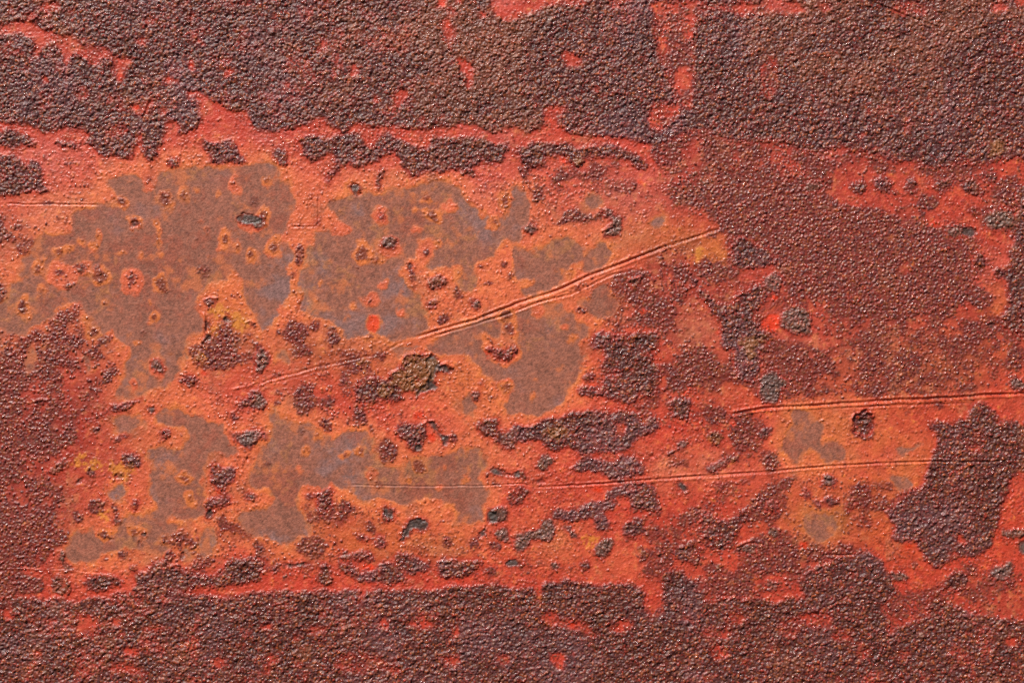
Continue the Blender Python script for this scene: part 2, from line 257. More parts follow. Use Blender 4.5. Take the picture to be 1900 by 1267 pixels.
# centre
C(9,[(710,370),(720,290),(780,250),(860,250),(960,270),(1050,350),(1040,400),(960,420),(900,390),(830,420),(780,410),(740,420)])
C(9,[(960,220),(1040,170),(1050,110),(1090,70),(1200,80),(1270,70),(1320,150),(1290,200),(1270,320),(1200,360),(1100,340),(1000,300)],.96,'y')
C(9,[(1220,90),(1290,75),(1320,150),(1420,160),(1440,200),(1380,190),(1310,180),(1280,250),(1320,320),(1250,340),(1150,400),(1140,380),(1240,300),(1260,200)],1,'s')
C(9,[(950,240),(1000,190),(1050,165),(1060,110),(1085,70),(1150,80),(1140,110),(1090,120),(1060,200),(980,260)],1,'')
C(9,[(990,650),(1040,580),(1140,590),(1220,600),(1240,680),(1190,740),(1210,770),(1150,780),(1080,740),(1080,690)])
C(9,[(1130,745),(1200,745),(1215,780),(1150,782)],1,'s')
C(9,[(1230,570),(1300,560),(1320,630),(1380,680),(1390,750),(1350,760),(1330,680),(1280,610)],1,'s'); CE(9,1420,680,40,50,.7)
CE(9,960,780,65,70,.85); C(9,[(1540,350),(1600,340),(1630,380),(1560,420)],1,'g'); CE(9,1635,285,20,25,1,'g'); CE(9,1715,385,35,25,.9,'g')
C(9,[(1660,30),(1740,30),(1800,60),(1880,10),(1890,50),(1840,110),(1780,120),(1700,70)])
C(9,[(340,1100),(380,1080),(420,1110),(480,1060),(550,1050),(540,1110),(520,1200),(470,1260),(430,1240),(450,1160),(430,1110),(360,1130)])
C(9,[(1700,900),(1760,890),(1820,940),(1920,930),(1920,970),(1800,960),(1720,930)],1,'s'); CE(9,1680,950,22,22,1,'g'); CE(9,1720,1010,60,15,.9)
C(9,[(910,1180),(980,1220),(990,1280),(940,1250)],1,'s'); C(9,[(1680,1220),(1760,1190),(1820,1190),(1840,1290),(1700,1290)],1,'g')
CE(9,1870,1120,45,55,.85); CE(9,640,1190,70,60,.8); C(9,[(400,580),(450,540),(520,550),(540,660),(490,640),(470,590)],.85)
CE(9,320,380,75,140,.75); CE(9,620,440,200,50,.6); CE(9,700,560,120,60,.6); CE(9,740,490,50,40,.8); CE(9,830,620,40,30,.7)
C(9,[(-20,-20),(30,40),(100,90),(80,130),(30,190),(-20,230)],1,'g'); CE(9,350,30,80,50,.75); CE(9,750,140,50,45,.7,'y'); CE(9,920,80,40,45,.8); CE(9,160,340,50,40,.6)
CE(9,1020,500,80,60,.4); CE(9,640,260,30,25,.8); CE(9,150,420,40,20,.7); CE(9,945,700,40,30,.7); CE(9,120,220,20,40,.8)
C(5,[(1250,780),(1320,750),(1400,810),(1300,860),(1240,840)]); CE(5,1110,690,25,32,1,'s'); CE(5,1590,960,52,26,1,'g'); CE(5,1690,820,60,25,.8)
CE(5,955,515,60,40,1,'g'); CE(5,905,330,25,30,.95); CE(5,870,300,45,15,.8); CE(5,1270,970,50,28); CE(5,290,600,45,90,.78); CE(5,235,760,30,30,.8)
C(5,[(240,395),(420,385),(420,290),(440,280),(445,400),(250,410)]); CE(5,360,290,70,14,.85); CE(5,250,1100,50,35,.9); CE(5,280,1170,80,70,.85); CE(5,420,1130,45,50,.8)
CE(5,560,1210,50,45,.85); CE(5,1230,590,28,40,.9); CE(5,1140,860,45,20,.7); CE(5,1120,760,25,40,.8); CE(5,700,110,35,45,1,'s'); CE(5,730,170,40,18,1,'s'); CE(5,1640,700,25,30,.8); CE(5,1440,890,50,60,.6)
CE(5,1350,1080,50,50,.65); CE(5,1800,680,40,25,.8); CE(5,1860,760,30,40,.8); CE(5,1680,1190,25,20,.8); CE(5,1700,1250,30,20,.9); CE(5,1840,1130,50,60,.6); CE(5,140,1180,40,25,.8); CE(5,1240,165,22,22,1,'g')
CE(5,820,930,25,55,.85); CE(5,1000,600,60,50,.25); CE(5,840,1110,14,22,.9); CE(5,540,1140,45,45,.6); CE(5,50,650,40,40,.6); CE(5,260,870,30,40,.7)
C(5,[(320,880),(335,880),(330,960),(300,1040),(285,1030),(310,960)],1,'s')
CE(5,1720,370,35,40,.0); CE(5,1810,250,30,25,.8); CE(5,1810,180,20,40,.6); CE(5,1740,140,20,25,.7); CE(5,1680,80,25,25,.8)
CE(4,895,215,22,30,1,'g'); CE(4,1215,185,40,18,1,'g'); CE(4,985,390,32,28,1,'s'); CE(4,1715,70,40,45,.8); CE(4,1090,30,35,35,.8); CE(4,880,348,16,10,1,'s')
CE(4,1510,425,12,28,1,'s'); C(4,[(1740,350),(1800,300),(1900,310),(1940,340),(1900,370),(1770,380)],1,'s'); CE(4,440,740,60,40,.9,'g'); CE(4,600,700,50,60,.85); CE(4,510,830,50,40,.8)
CE(4,720,715,20,35,1,'g'); CE(4,830,765,25,15,.8); CE(4,965,790,40,70,.82); CE(4,1215,880,30,18,.9); CE(4,1490,720,40,35,.8); CE(4,1720,910,60,25,.85); CE(4,1740,800,30,40,.6)
C(4,[(1500,950),(1540,920),(1610,930),(1560,970),(1530,1000)],1,'g'); CE(4,1585,840,25,25,.8); CE(4,1670,1080,30,25,1,'s'); C(4,[(1810,1120),(1850,1090),(1880,1120),(1840,1150)],1,'g'); CE(4,170,990,28,70,.75)
C(4,[(1505,1080),(1530,1070),(1530,1200),(1510,1170)],1,'s'); C(4,[(1500,1230),(1530,1200),(1570,1230),(1500,1260)],1,'s'); CE(4,690,525,28,15,.9,'g'); CE(4,680,1175,30,25,.85); CE(4,1640,1180,30,25,.9); CE(4,160,570,40,20,.6)
CE(4,1130,1070,16,35,.7); CE(4,1380,452,20,14,.9,'g'); CE(4,50,700,30,60,.5); CE(4,20,870,30,80,.7)
# bottom
bottom = T(12, [(-20,640),(260,650),(480,640),(560,680),(600,645),(800,640),(830,600),(950,590),(1100,600),(1300,600),(1480,620),(1700,645),(1900,610)]) + \
  T(13, [(200,580),(300,600),(400,600),(480,580),(570,600),(700,560),(730,560),(740,680),(780,590),(860,570),(980,580),(1020,600),(1100,580),(1300,600),
    (1350,560),(1560,550),(1650,540),(1900,560)]) + \
  T(14, [(130,580),(190,530),(330,520),(330,480),(500,530),(600,560),(760,520),(850,540),(930,590),(930,700),(960,740),(1050,680),(1060,440),(1210,440),
    (1230,500),(1330,510),(1400,520),(1440,640),(1900,640)]) + \
  T(15, [(0,650),(300,640),(240,560),(340,400),(760,290),(830,350),(980,620),(900,660),(850,720),(950,860),(1200,780),(1200,680),(1400,700),(1500,760),(1900,800)]) + \
  [(2000,1150),(2000,1400),(-100,1400),(-100,1110)]
bl = [q for q in bottom if q[0] <= 1243]
CRUST.append((.95, bl[:-2] + [(1243,1120),(1225,1180),(1240,1230),(1210,1400)] + bl[-2:], ''))
CRUST.append((.95, [(1170,1400),(1190,1140)] + [q for q in bottom if q[0] > 1224 and q[0] <= 2000], ''))
C(12,[(1090,440),(1110,380),(1170,360),(1240,400),(1350,410),(1400,460),(1560,480),(1640,440),(1660,370),(1740,350),(1840,370),(1920,360),(1920,530),(1750,550),
      (1480,560),(1300,580),(1150,600),(1000,600),(940,600),(1000,540),(970,500),(1010,460)])
C(12,[(380,490),(510,480),(530,560),(500,600),(400,590)]); C(12,[(600,500),(680,480),(780,480),(930,500),(860,550),(780,570),(720,600),(640,580)])
CE(12,740,430,28,22); C(12,[(960,400),(1020,380),(1020,440),(970,440)]); CE(12,1240,330,40,40); CE(12,1450,400,42,20,1,'g'); CE(12,920,330,45,40,.8); CE(12,1540,360,55,30,.85)
CE(12,240,360,130,60,.8); CE(12,200,170,160,130,.65); CE(12,450,180,65,80,.75); C(12,[(-10,460),(130,460),(330,510),(330,600),(-10,650)],.9); CE(12,550,50,60,60,.8); CE(12,380,50,40,50,.85)
C(12,[(440,280),(470,280),(470,380),(580,430),(590,445),(500,430),(440,390)],1,'g'); CE(12,790,350,35,40,.8); CE(12,770,180,60,40,.6); CE(12,1250,190,70,28,.8); CE(12,1310,240,40,30,.7); CE(12,1420,250,25,40,.7)
CE(12,860,60,25,40,1,'g'); C(12,[(1510,0),(1560,0),(1570,40),(1540,70),(1510,40)],1,'s'); CE(12,1065,170,26,24,1,'s'); CE(12,1025,230,14,25,1,'s'); CE(12,815,225,28,12,1,'s'); CE(12,1350,330,25,30,1,'s')
CE(12,1640,90,60,60,.5); CE(12,1720,340,60,40,.6); CE(12,100,120,80,40,.7,'g'); CE(12,220,220,50,25,.9,'g'); CE(12,1720,240,60,60,.5)
CE(13,640,330,52,25,1,'g'); CE(13,760,340,80,38); C(13,[(160,365),(190,380),(250,400),(340,378),(350,410),(200,425)],1,'s'); CE(13,490,420,36,42); CE(13,490,500,62,40); CE(13,340,490,50,40,.7); CE(13,190,490,40,40,.8); CE(13,110,410,60,50,.7)
C(13,[(570,390),(700,400),(740,450),(830,460),(880,400),(920,360),(980,400),(1040,430),(1080,530),(960,530),(800,520),(700,490),(650,450),(580,440)])
C(13,[(990,310),(1090,320),(1190,350),(1200,390),(1290,410),(1200,450),(1120,480),(1060,420),(1000,370)]); C(13,[(1310,400),(1370,340),(1450,350),(1500,370),(1640,350),(1600,460),(1500,490),(1330,490)])
CE(13,960,40,38,50); CE(13,500,40,22,32,.9); CE(13,840,130,42,42,.9); C(13,[(740,160),(820,220),(790,250),(740,200)]); CE(13,890,220,50,35,.95)
C(13,[(1110,60),(1240,70),(1230,160),(1200,160),(1150,110),(1090,200),(1060,240),(1050,220)],1,'s'); CE(13,1380,230,46,60,.9); CE(13,1340,80,30,26,.9); CE(13,1300,180,40,30,.7)
C(13,[(1680,0),(1760,20),(1760,90),(1690,90),(1660,210),(1600,200),(1650,150),(1690,60)],1,'s'); C(13,[(1740,140),(1840,120),(1840,190),(1890,240),(1800,220),(1750,190)],1,'g')
CE(13,1740,260,62,30,.9); CE(13,1880,390,52,30,1,'s'); CE(13,380,250,105,95,.65); CE(13,600,230,60,50,.65); CE(13,1720,460,60,35,.7); CE(13,600,80,100,100,.45); CE(13,20,290,50,60,.6); CE(13,20,390,30,40); CE(13,1570,230,60,50,.6)
C(14,[(-20,170),(120,170),(180,130),(200,60),(240,60),(280,140),(240,230),(150,210),(80,230),(60,300),(-20,280)],1,'g'); CE(14,340,25,85,45); C(14,[(560,40),(640,10),(680,130),(600,170),(560,110)])
C(14,[(320,100),(360,110),(440,160),(460,210),(420,215)],1,'g'); C(14,[(770,100),(900,40),(940,100),(930,160),(830,180),(790,150)]); C(14,[(620,210),(700,200),(710,280),(640,350),(560,340),(590,270)],1,'g')
C(14,[(460,370),(540,350),(530,430),(480,480)]); CE(14,275,400,42,22,1,'g'); C(14,[(1160,280),(1270,210),(1350,280),(1330,380),(1220,380),(1150,330)],.97); CE(14,1280,330,250,120,.5)
C(14,[(1340,100),(1370,-20),(1440,20),(1450,80),(1560,80),(1650,-20),(1720,-20),(1680,60),(1600,160),(1580,270),(1500,300),(1400,260),(1360,200)]); CE(14,1440,420,75,42,.9); C(14,[(1580,280),(1740,230),(1760,290),(1620,320)],1,'g')
C(14,[(1840,130),(1920,130),(1920,200),(1850,190)]); C(14,[(1830,540),(1880,510),(1920,560),(1900,590),(1830,580)],1,'g')
for a in [(1035,285,20,18),(1045,340,26,22),(1020,105,16,10),(1055,165,12,20),(1500,295,26,15),(940,150,14,25)]: CE(14,*a,1,'s')
CE(14,380,410,40,60,.5); CE(14,60,430,60,60,.6); CE(14,930,320,70,60,.5); CE(14,1200,50,140,60,.5); CE(14,950,450,60,40,.5); CE(14,1800,300,120,120,.75); CE(14,1650,570,300,120,.62); CE(14,1850,430,80,60,.8); CE(14,150,380,30,40,.6)
C(15,[(130,130),(240,250),(500,260),(740,260),(740,330),(400,380),(240,560),(-10,440),(-10,230)],.78); C(15,[(910,450),(1000,450),(1060,500),(980,520),(920,490)],1,'g'); CE(15,55,550,52,40,1,'g')
C(15,[(1340,490),(1420,450),(1480,460),(1500,520),(1440,590),(1340,570),(1280,620),(1370,690),(1240,720),(1200,690),(1240,640),(1320,560)],.97); C(15,[(1640,430),(1720,400),(1800,370),(1840,420),(1760,500),(1700,510),(1640,440)],1,'g')
C(15,[(1710,150),(1880,140),(1900,200),(1760,200)],1,'g'); CE(15,1890,260,20,50,1,'s'); CE(15,60,160,50,35,1,'g')
C(15,[(880,-20),(1740,-20),(1700,120),(1650,280),(1540,350),(1480,330),(1350,380),(1240,410),(1150,320),(1100,230),(930,230),(920,170),(960,120)],.97)
CE(15,1090,390,45,35,.9); CE(15,1440,395,35,20,.9); CE(15,1510,440,30,40,.9); CE(15,1700,640,250,130,.5); CE(15,1050,700,150,100,.5); CE(15,960,330,60,50,.4); CE(15,600,100,200,100,.35)

ZONES = [(.50, [(1235,280),(1900,290),(1900,725),(1700,735),(1420,745),(1340,700),(1190,600),(1150,530),(1250,430)]), (.62, [(0,600),(40,625),(100,600),(190,640),(215,700),(150,780),(130,830),(85,870),(110,1010),(80,1050),(0,1060)]),
             (.40, [(1090,600),(1350,640),(1350,760),(1220,790),(1080,700)]), (.34, [(1180,780),(1420,770),(1440,860),(1240,880)]), (.40, [(1180,900),(1480,880),(1760,900),(1700,1000),(1660,1100),(1230,1090),(1150,1010)]), (.50, [(1560,1040),(1660,1010),(1900,1060),(1900,1150),(1640,1150)]),
             (.36, [(540,640),(720,650),(700,760),(600,800),(560,740)]), (.34, [(560,930),(720,940),(720,1010),(900,1010),(900,1060),(560,1060)]), (.40, [(240,1000),(480,960),(560,1020),(480,1070),(260,1060)]), (.34, [(950,300),(1190,300),(1190,400),(1100,370),(980,380)]),
             (.45, [(1060,520),(1200,500),(1240,600),(1120,620)]), (.36, [(400,590),(480,610),(470,680),(390,680)]), (.30, [(0,380),(130,390),(60,480),(0,480)])]
CLEAR = [(d, T(i, p)) for d, i, p in [   # stretches of smooth coral film in the grainy ground
 (.15, 7, [(410,180),(440,110),(580,60),(780,20),(1000,20),(1130,30),(1250,60),(1440,140),(1560,180),(1600,300),(1580,380),(1700,440),(1810,480),(1790,590),(1800,690),(1750,780),(1770,900),(1770,1010),
   (1700,1080),(1560,1140),(1500,1090),(1640,1000),(1600,880),(1560,760),(1640,660),(1550,560),(1550,420),(1400,380),(1240,330),(1280,250),(1120,200),(960,250),(820,260),(700,240),(560,210)]),
 (.10, 6, [(1230,1000),(1320,930),(1400,1000),(1480,1070),(1500,1150),(1460,1250),(1300,1200),(1200,1100)]),
 (.10, 10, [(1000,640),(1060,590),(1300,580),(1390,640),(1400,800),(1480,840),(1340,930),(1000,960),(950,860),(830,760),(900,700)]),
 (.12, 6, [(1150,270),(1240,280),(1300,330),(1490,390),(1300,470),(1120,520),(1110,300)]), (.15, 6, [(1220,560),(1480,470),(1550,560),(1540,680),(1400,620),(1250,680)]),
 (.12, 7, [(0,920),(100,920),(150,1000),(90,1120),(300,1200),(350,1080),(450,1100),(500,1267),(0,1267)]), (.2, 10, [(1500,280),(1640,290),(1760,330),(1770,430),(1500,500),(1430,440)]),
 (.15, 10, [(1060,960),(1400,940),(1450,1080),(1280,1180),(1100,1200),(1040,1080)]), (.10, 14, [(240,180),(560,180),(560,300),(300,420),(150,400),(120,240)]), (.12, 14, [(560,360),(720,280),(1000,200),(1020,400),(900,500),(620,540),(560,480)]),
 (.12, 11, [(0,430),(1900,370),(1900,520),(1700,500),(1500,420),(1200,560),(1180,640),(1230,800),(1180,930),(1000,1000),(880,900),(600,900),(100,950),(0,900)]),
 (.12, 15, [(740,60),(900,0),(920,230),(1080,250),(1130,330),(1230,430),(1340,400),(1500,350),(1320,500),(1100,640),(960,600),(850,380),(780,280)]), (.2, 15, [(1740,0),(1900,0),(1900,420),(1850,420),(1620,420),(1540,600),(1500,450),(1660,300),(1700,120)]),
 (.2, 8, [(560,560),(740,560),(960,640),(820,800),(560,800),(420,860),(340,960),(520,1080),(720,1060),(700,900),(760,820),(860,760)]), (.2, 6, [(1640,720),(1800,690),(1900,700),(1900,800),(1640,880),(1560,950),(1440,900),(1400,830),(1560,800)]),
]]
# openings in the crust where the coat shows: (residual density, polygon)
GAPS = [(.86, [(1225,262),(1300,240),(1370,268),(1440,258),(1500,285),(1560,272),(1640,290),(1640,335),(1225,345)])]
def G(i, pts, d=.08): GAPS.append((d, T(i, pts)))
def GE(i, cx, cy, rx, ry, d=.08): GAPS.append((d, E(i, cx, cy, rx, ry)))
G(0,[(-20,200),(60,170),(190,130),(230,90),(330,80),(260,30),(330,15),(430,30),(450,90),(340,85),(260,120),(240,150),(280,190),(310,220),(400,265),(480,260),
     (560,290),(600,340),(690,330),(780,370),(850,440),(970,430),(950,500),(910,540),(910,600),(860,605),(830,530),(830,460),(760,430),(720,490),(640,430),
     (600,410),(540,400),(510,430),(520,480),(480,505),(450,470),(460,400),(430,340),(330,340),(290,400),(250,470),(240,400),(250,300),(160,250),(60,240),(-20,250)])
G(0,[(1360,450),(1430,450),(1440,500),(1420,555),(1390,500)]); G(0,[(1090,705),(1135,705),(1095,860),(1035,850)])
for a in [(330,590,32,32),(1680,530,42,27),(1240,590,32,36),(1300,600,27,27),(1040,310,50,32,.35),(1460,310,40,30,.3),(1410,130,30,40,.4),(1350,30,30,20,.35),
          (1090,160,35,30,.5),(1000,800,38,50),(885,790,27,27),(1200,820,30,42),(590,690,60,50,.45),(100,80,30,20,.2),(1260,940,60,55),(850,960,90,40,.4),
          (880,500,40,40,.9),(520,80,30,25,.5),(1390,700,40,30,.2),(1580,940,120,25,.3)]: GE(0,*a)
G(1,[(1340,150),(1430,150),(1460,220),(1440,300),(1400,340),(1350,270)]); G(1,[(1430,400),(1500,420),(1570,500),(1570,620),(1530,660),(1510,560),(1450,460)],.18)
G(1,[(1690,-20),(1920,-20),(1920,150),(1820,150),(1730,110)]); G(1,[(1000,680),(1070,640),(1110,720),(1060,730),(1010,790),(970,820)])
for a in [(100,110,20,20),(480,330,28,48),(440,390,17,30),(690,480,25,35),(690,530,30,52),(980,360,22,22),(1340,30,52,42),(1420,90,40,40,.5),(1650,100,42,42),(1300,660,17,17),
          (210,620,36,20,.2),(860,730,32,30,.3),(640,700,17,17,.2),(690,740,20,18,.2),(1470,10,30,25,.2),(390,640,20,25,.3),(600,230,25,30,.5),(1410,360,20,30,.3),(440,70,20,18,.3),
          (490,920,30,25,.2),(1200,880,30,30,.4),(200,840,20,15,.3)]: GE(1,*a)
G(2,[(-20,-20),(520,-20),(500,50),(330,30),(200,60),(100,120),(-20,100)]); G(2,[(270,380),(330,400),(430,420),(510,480),(400,490),(330,440)])
G(2,[(1000,10),(1300,20),(1560,30),(1750,30),(1920,20),(1920,90),(1760,130),(1620,110),(1500,60),(1310,100),(1290,400),(1300,700),(1280,790),(1160,760),(1000,770),(970,880),
     (1000,990),(1060,960),(1180,880),(1180,790),(1100,560),(1040,400),(1010,300),(1000,150)],.5)
G(2,[(1020,260),(1090,290),(1140,380),(1030,370)],.1); G(2,[(1220,430),(1290,560),(1290,700),(1200,720),(1150,560)],.12); G(2,[(1560,20),(1780,40),(1720,120),(1640,120)],.12)
G(2,[(1240,110),(1300,110),(1295,300),(1245,300)],.15)
for a in [(1020,50,40,30,.1),(1150,60,40,40,.2),(800,930,25,25,.2),(580,660,25,30,.35),(1070,820,100,60,.2),(1010,930,45,50,.15),(1260,775,35,18),(1210,640,25,25),(1050,630,22,25,.2),(1060,420,30,35,.2),
          (1520,1170,30,25,.2),(560,850,0,0)]: GE(2,*a)
G(3,[(-20,-20),(250,30),(330,100),(280,110),(120,110),(-20,70)])
for a in [(430,60,55,40,.2),(1710,50,60,45),(1870,20,55,22,.15),(795,210,17,25,.1),(765,825,28,20),(720,1000,27,30),(720,30,17,17),(1320,770,20,20,.2),(1320,850,20,20,.3),(1250,90,25,18,.3),(1060,70,150,40,.6),
          (30,580,60,150,.7)]: GE(3,*a)
G(12,[(530,480),(600,500),(620,600),(800,590),(790,630),(600,650),(540,640)]); G(12,[(540,750),(700,790),(740,850),(560,880)],.15); G(12,[(1400,590),(1900,540),(1920,600),(1700,625),(1500,612)],.12)
for a in [(850,820,62,30,.15),(60,750,52,60,.3),(980,1030,85,30,.3),(900,1150,105,32,.3),(1600,1110,60,40,.45),(290,1060,42,30,.35),(1020,1190,60,25,.4),(640,900,80,25,.35),(880,910,30,20,.2),(300,620,200,30,.35),
          (1150,870,120,25,.55),(380,820,60,30,.5)]: GE(12,*a)
G(13,[(330,880),(350,850),(500,840),(500,880),(400,920)]); G(13,[(730,590),(760,590),(750,680),(725,680)],.2)
for a in [(80,1090,40,30,.3),(260,950,30,25,.3),(750,1120,200,60,.5),(1010,1080,30,20,.2),(1440,890,40,50,.45),(70,850,60,25,.4),(910,830,40,40,.35),(700,830,25,30,.4),(1420,1090,80,30,.45),(1790,1090,50,50,.5),(70,1170,40,40,.45),(290,1120,30,30,.4),
          (1000,1170,60,25,.3),(1200,830,120,30,.6)]: GE(13,*a)
G(14,[(150,770),(260,740),(300,800),(430,800),(520,830),(610,930),(580,940),(460,870),(300,850),(200,830)],.1); G(14,[(680,860),(730,790),(860,800),(850,850),(740,890)],.2)
G(14,[(220,1040),(350,1050),(340,1100),(370,1180),(310,1180),(240,1100)],.3)
for a in [(1250,790,42,20,.1),(1600,790,85,42,.35),(1410,640,27,50,.2),(1460,1000,42,27,.2),(1520,900,60,40,.4),(420,1050,32,22,.2),(160,620,30,60,.3),(1340,560,40,30,.3),(1000,700,80,70,.45),(1400,900,50,40,.4),(50,1060,25,25,.3),(1500,1060,60,40,.5)]: GE(14,*a)
G(15,[(220,790),(340,740),(480,750),(470,840),(330,840)],.35); G(15,[(130,540),(310,600),(300,640),(180,580)],.1)
for a in [(1020,1050,42,30,.25),(1800,960,50,42,.25),(930,860,40,40,.4),(560,920,80,40,.5),(60,630,80,30,.3),(250,400,40,30,.25),(370,395,50,15,.1),(600,330,80,15,.25),(60,480,50,40,.35),(180,850,80,60,.55),(720,1040,60,30,.5),(640,480,25,20,.15),
          (1420,200,25,30,.2),(1380,330,30,20,.2),(1450,230,20,30,.3)]: GE(15,*a)
for a in [(1540,760,60,30,.35),(1560,660,40,20,.35),(1720,560,40,30,.4)]: GE(11,*a)
G(10,[(715,560),(790,570),(790,640),(760,660),(720,640)],.05); GE(10,490,680,22,25,.2); GE(10,930,550,50,30,.5); GE(10,900,380,18,40,.2); GE(10,840,190,25,18,.3)
G(10,[(720,600),(760,600),(770,650),(730,640)],.05); GE(9,1180,270,30,30,.5); GE(7,1060,720,50,30,.25); GE(7,580,300,30,25,.25); GE(7,1120,1110,50,40,.2)

YELLOW = [E(8,600,840,90,40), E(8,720,880,60,40), E(8,900,930,110,75), E(8,760,1230,70,40), E(14,540,215,75,50), E(10,1720,75,60,50), E(6,1690,1240,130,40),
  E(4,1600,1010,70,80), E(4,1570,1170,50,40), E(4,1750,1100,80,90), E(9,920,330,60,60), E(10,300,640,120,50), E(10,930,545,45,30), E(10,850,610,50,25), E(10,1580,840,40,25), E(10,1450,700,50,40),
  E(15,60,215,45,22), E(14,1870,205,45,20), E(14,1720,390,30,30), E(10,1460,1130,50,15), E(2,430,1180,40,40), E(2,745,1165,30,25), E(3,1690,1090,70,60), E(8,1480,100,60,50), E(11,470,1010,40,25), E(6,1330,610,60,50),
  E(11,1050,20,25,20), E(14,160,620,25,30), E(6,930,1200,40,20)]
VIVID = [E(0,1400,490,25,45), E(0,1240,590,25,30), E(0,1680,530,32,18), E(0,480,490,22,18), E(0,700,470,30,22), E(0,640,410,30,20), E(0,880,570,25,35), E(0,1000,790,28,40), E(1,1340,30,38,28), E(1,1640,90,28,22), E(1,1300,660,14,14),
  E(1,1240,1050,28,22), E(1,620,950,22,22), E(1,790,1030,35,25), E(1,1410,200,30,30), E(2,240,885,25,22), E(2,1020,1180,35,25), E(2,1260,775,30,15), E(2,340,1190,35,28), E(2,1520,1170,18,18), E(3,310,95,22,22), E(3,40,50,25,20), E(3,190,40,22,18),
  E(7,575,100,18,30), E(7,70,920,35,22), E(7,30,1120,45,45), E(7,480,1150,20,15), E(7,580,300,14,18), E(6,1465,1165,25,25), E(6,1890,920,40,25), E(6,1860,1110,70,70), E(6,920,70,30,25), E(6,930,1020,40,22), E(6,840,830,25,25), E(7,1250,370,40,25),
  E(10,1250,340,40,30), E(10,590,1060,50,25), E(10,410,420,28,15), E(10,560,290,30,22), E(10,1315,420,28,18), E(10,1580,570,28,28), E(10,740,650,20,14), E(13,800,420,50,30), E(13,1460,525,25,25), E(13,30,475,25,18), E(14,400,820,35,25), E(14,175,775,25,22),
  E(14,1250,790,30,16), E(14,1450,470,35,20), E(15,1040,270,35,25), E(15,280,240,40,30), E(15,400,390,40,12), E(8,1500,200,30,25), E(8,1600,1060,40,25), E(8,325,465,25,18), E(9,1270,680,35,40), E(9,1180,530,60,22), E(9,1760,1025,28,15), E(15,1740,215,30,20), E(9,1650,90,50,40), E(14,220,1060,18,22)]
TINT = [  # broad differences in the pigment of the coat: x, y, rx, ry, sRGB, strength
 (620,650,150,50,(178,96,52),.6),(690,700,60,40,(196,104,50),.5),(1250,445,95,38,(204,112,52),.75),(1292,605,62,40,(204,118,84),.75),(1160,430,60,70,(206,112,66),.5),
 (1560,690,330,70,(176,84,48),.6),(1780,660,130,60,(172,88,48),.6),(1650,860,130,70,(200,100,48),.7),(1560,960,140,60,(186,98,46),.7),(1850,560,26,70,(206,100,44),.8),(1560,800,140,50,(200,104,56),.6),
 (120,800,150,180,(158,50,36),.7),(40,960,100,120,(160,54,44),.6),(640,1000,150,45,(204,98,48),.6),(800,1000,140,40,(206,102,54),.6),(100,400,110,60,(210,110,76),.6),(60,300,110,40,(208,104,88),.6),
 (1150,360,110,60,(206,98,80),.6),(1280,865,90,34,(204,112,80),.7),(1030,990,60,50,(212,112,68),.7),(1110,1050,120,50,(206,92,58),.6),(560,320,120,40,(212,104,66),.5),(900,300,200,30,(206,92,72),.5),(1200,900,120,30,(208,96,64),.5),
 (1500,430,280,150,(158,58,44),.6),(1290,560,140,90,(178,64,46),.5),(1330,470,40,34,(206,116,52),.7),(1850,980,60,60,(206,72,40),.7),(1690,1010,60,60,(206,80,44),.6),(340,920,220,60,(210,94,58),.4),(230,880,60,40,(210,88,62),.6),
 (1090,660,60,60,(200,70,44),.5),(1440,1120,420,60,(176,56,42),.5),(900,1110,900,30,(196,62,42),.5),(1460,640,140,60,(198,84,64),.5),(830,700,80,60,(208,104,54),.6),(420,600,60,60,(206,110,44),.6),(690,880,90,20,(206,110,54),.4),
 (480,680,90,50,(200,88,56),.4),(700,620,60,30,(190,100,52),.5),(1520,560,300,60,(168,66,48),.5),(960,860,80,50,(212,100,66),.6),(940,730,60,60,(210,106,56),.5)]
SCRATCH = [  # polyline, depth, half width, ridge
 ([(1350,419),(1300,437),(1240,456),(1160,487),(1090,513),(1035,539),(960,563),(905,585),(880,594),(820,611),(758,629)],2.8,2.3,1.3),
 ([(1190,497),(1130,512),(1060,546),(1000,561),(930,587),(880,602),(800,625)],1.2,1.8,.9),
 ([(758,629),(707,656),(650,668),(591,680),(540,694),(495,706),(470,716)],.9,1.8,.5),
 ([(690,664),(620,682),(560,697),(500,712)],.6,1.5,.4),
 ([(1960,727),(1900,730),(1840,732),(1780,737),(1662,742),(1560,749),(1480,754),(1420,757),(1385,763),(1345,771)],3.0,2.2,1.7),
 ([(1800,748),(1740,749),(1660,752),(1540,758)],.8,1.6,.8),
 ([(985,903),(1040,902),(1100,898),(1170,893),(1263,885),(1350,880),(1437,874),(1500,868),(1561,863),(1640,859),(1723,856),(1800,857),(1880,855)],2.2,1.8,1.3),
 ([(1230,890),(1300,886),(1400,880),(1440,877)],.9,1.3,.7),
 ([(640,899),(720,901),(800,902),(895,901),(920,900),(965,897),(990,902)],1.1,1.3,.6),
 ([(-40,1053),(0,1054),(60,1055),(126,1058),(160,1063),(215,1069)],-1.4,1.6,0),
 ([(10,378),(50,380),(110,379),(187,381)],1.6,1.5,.6),
 ([(1615,4),(1650,18),(1690,34),(1740,52)],1.2,1.8,1.2),
 ([(1526,1028),(1560,1029),(1590,1028)],1.6,1.4,.7),
 ([(590,363),(591,400),(590,421)],1.2,1.5,.5), ([(540,421),(590,420)],1.2,1.5,.5),
 ([(712,455),(711,480),(712,492)],1.0,1.2,.4), ([(836,382),(850,381)],-1.5,2,0), ([(778,401),(806,400)],-1.6,2,0),
]
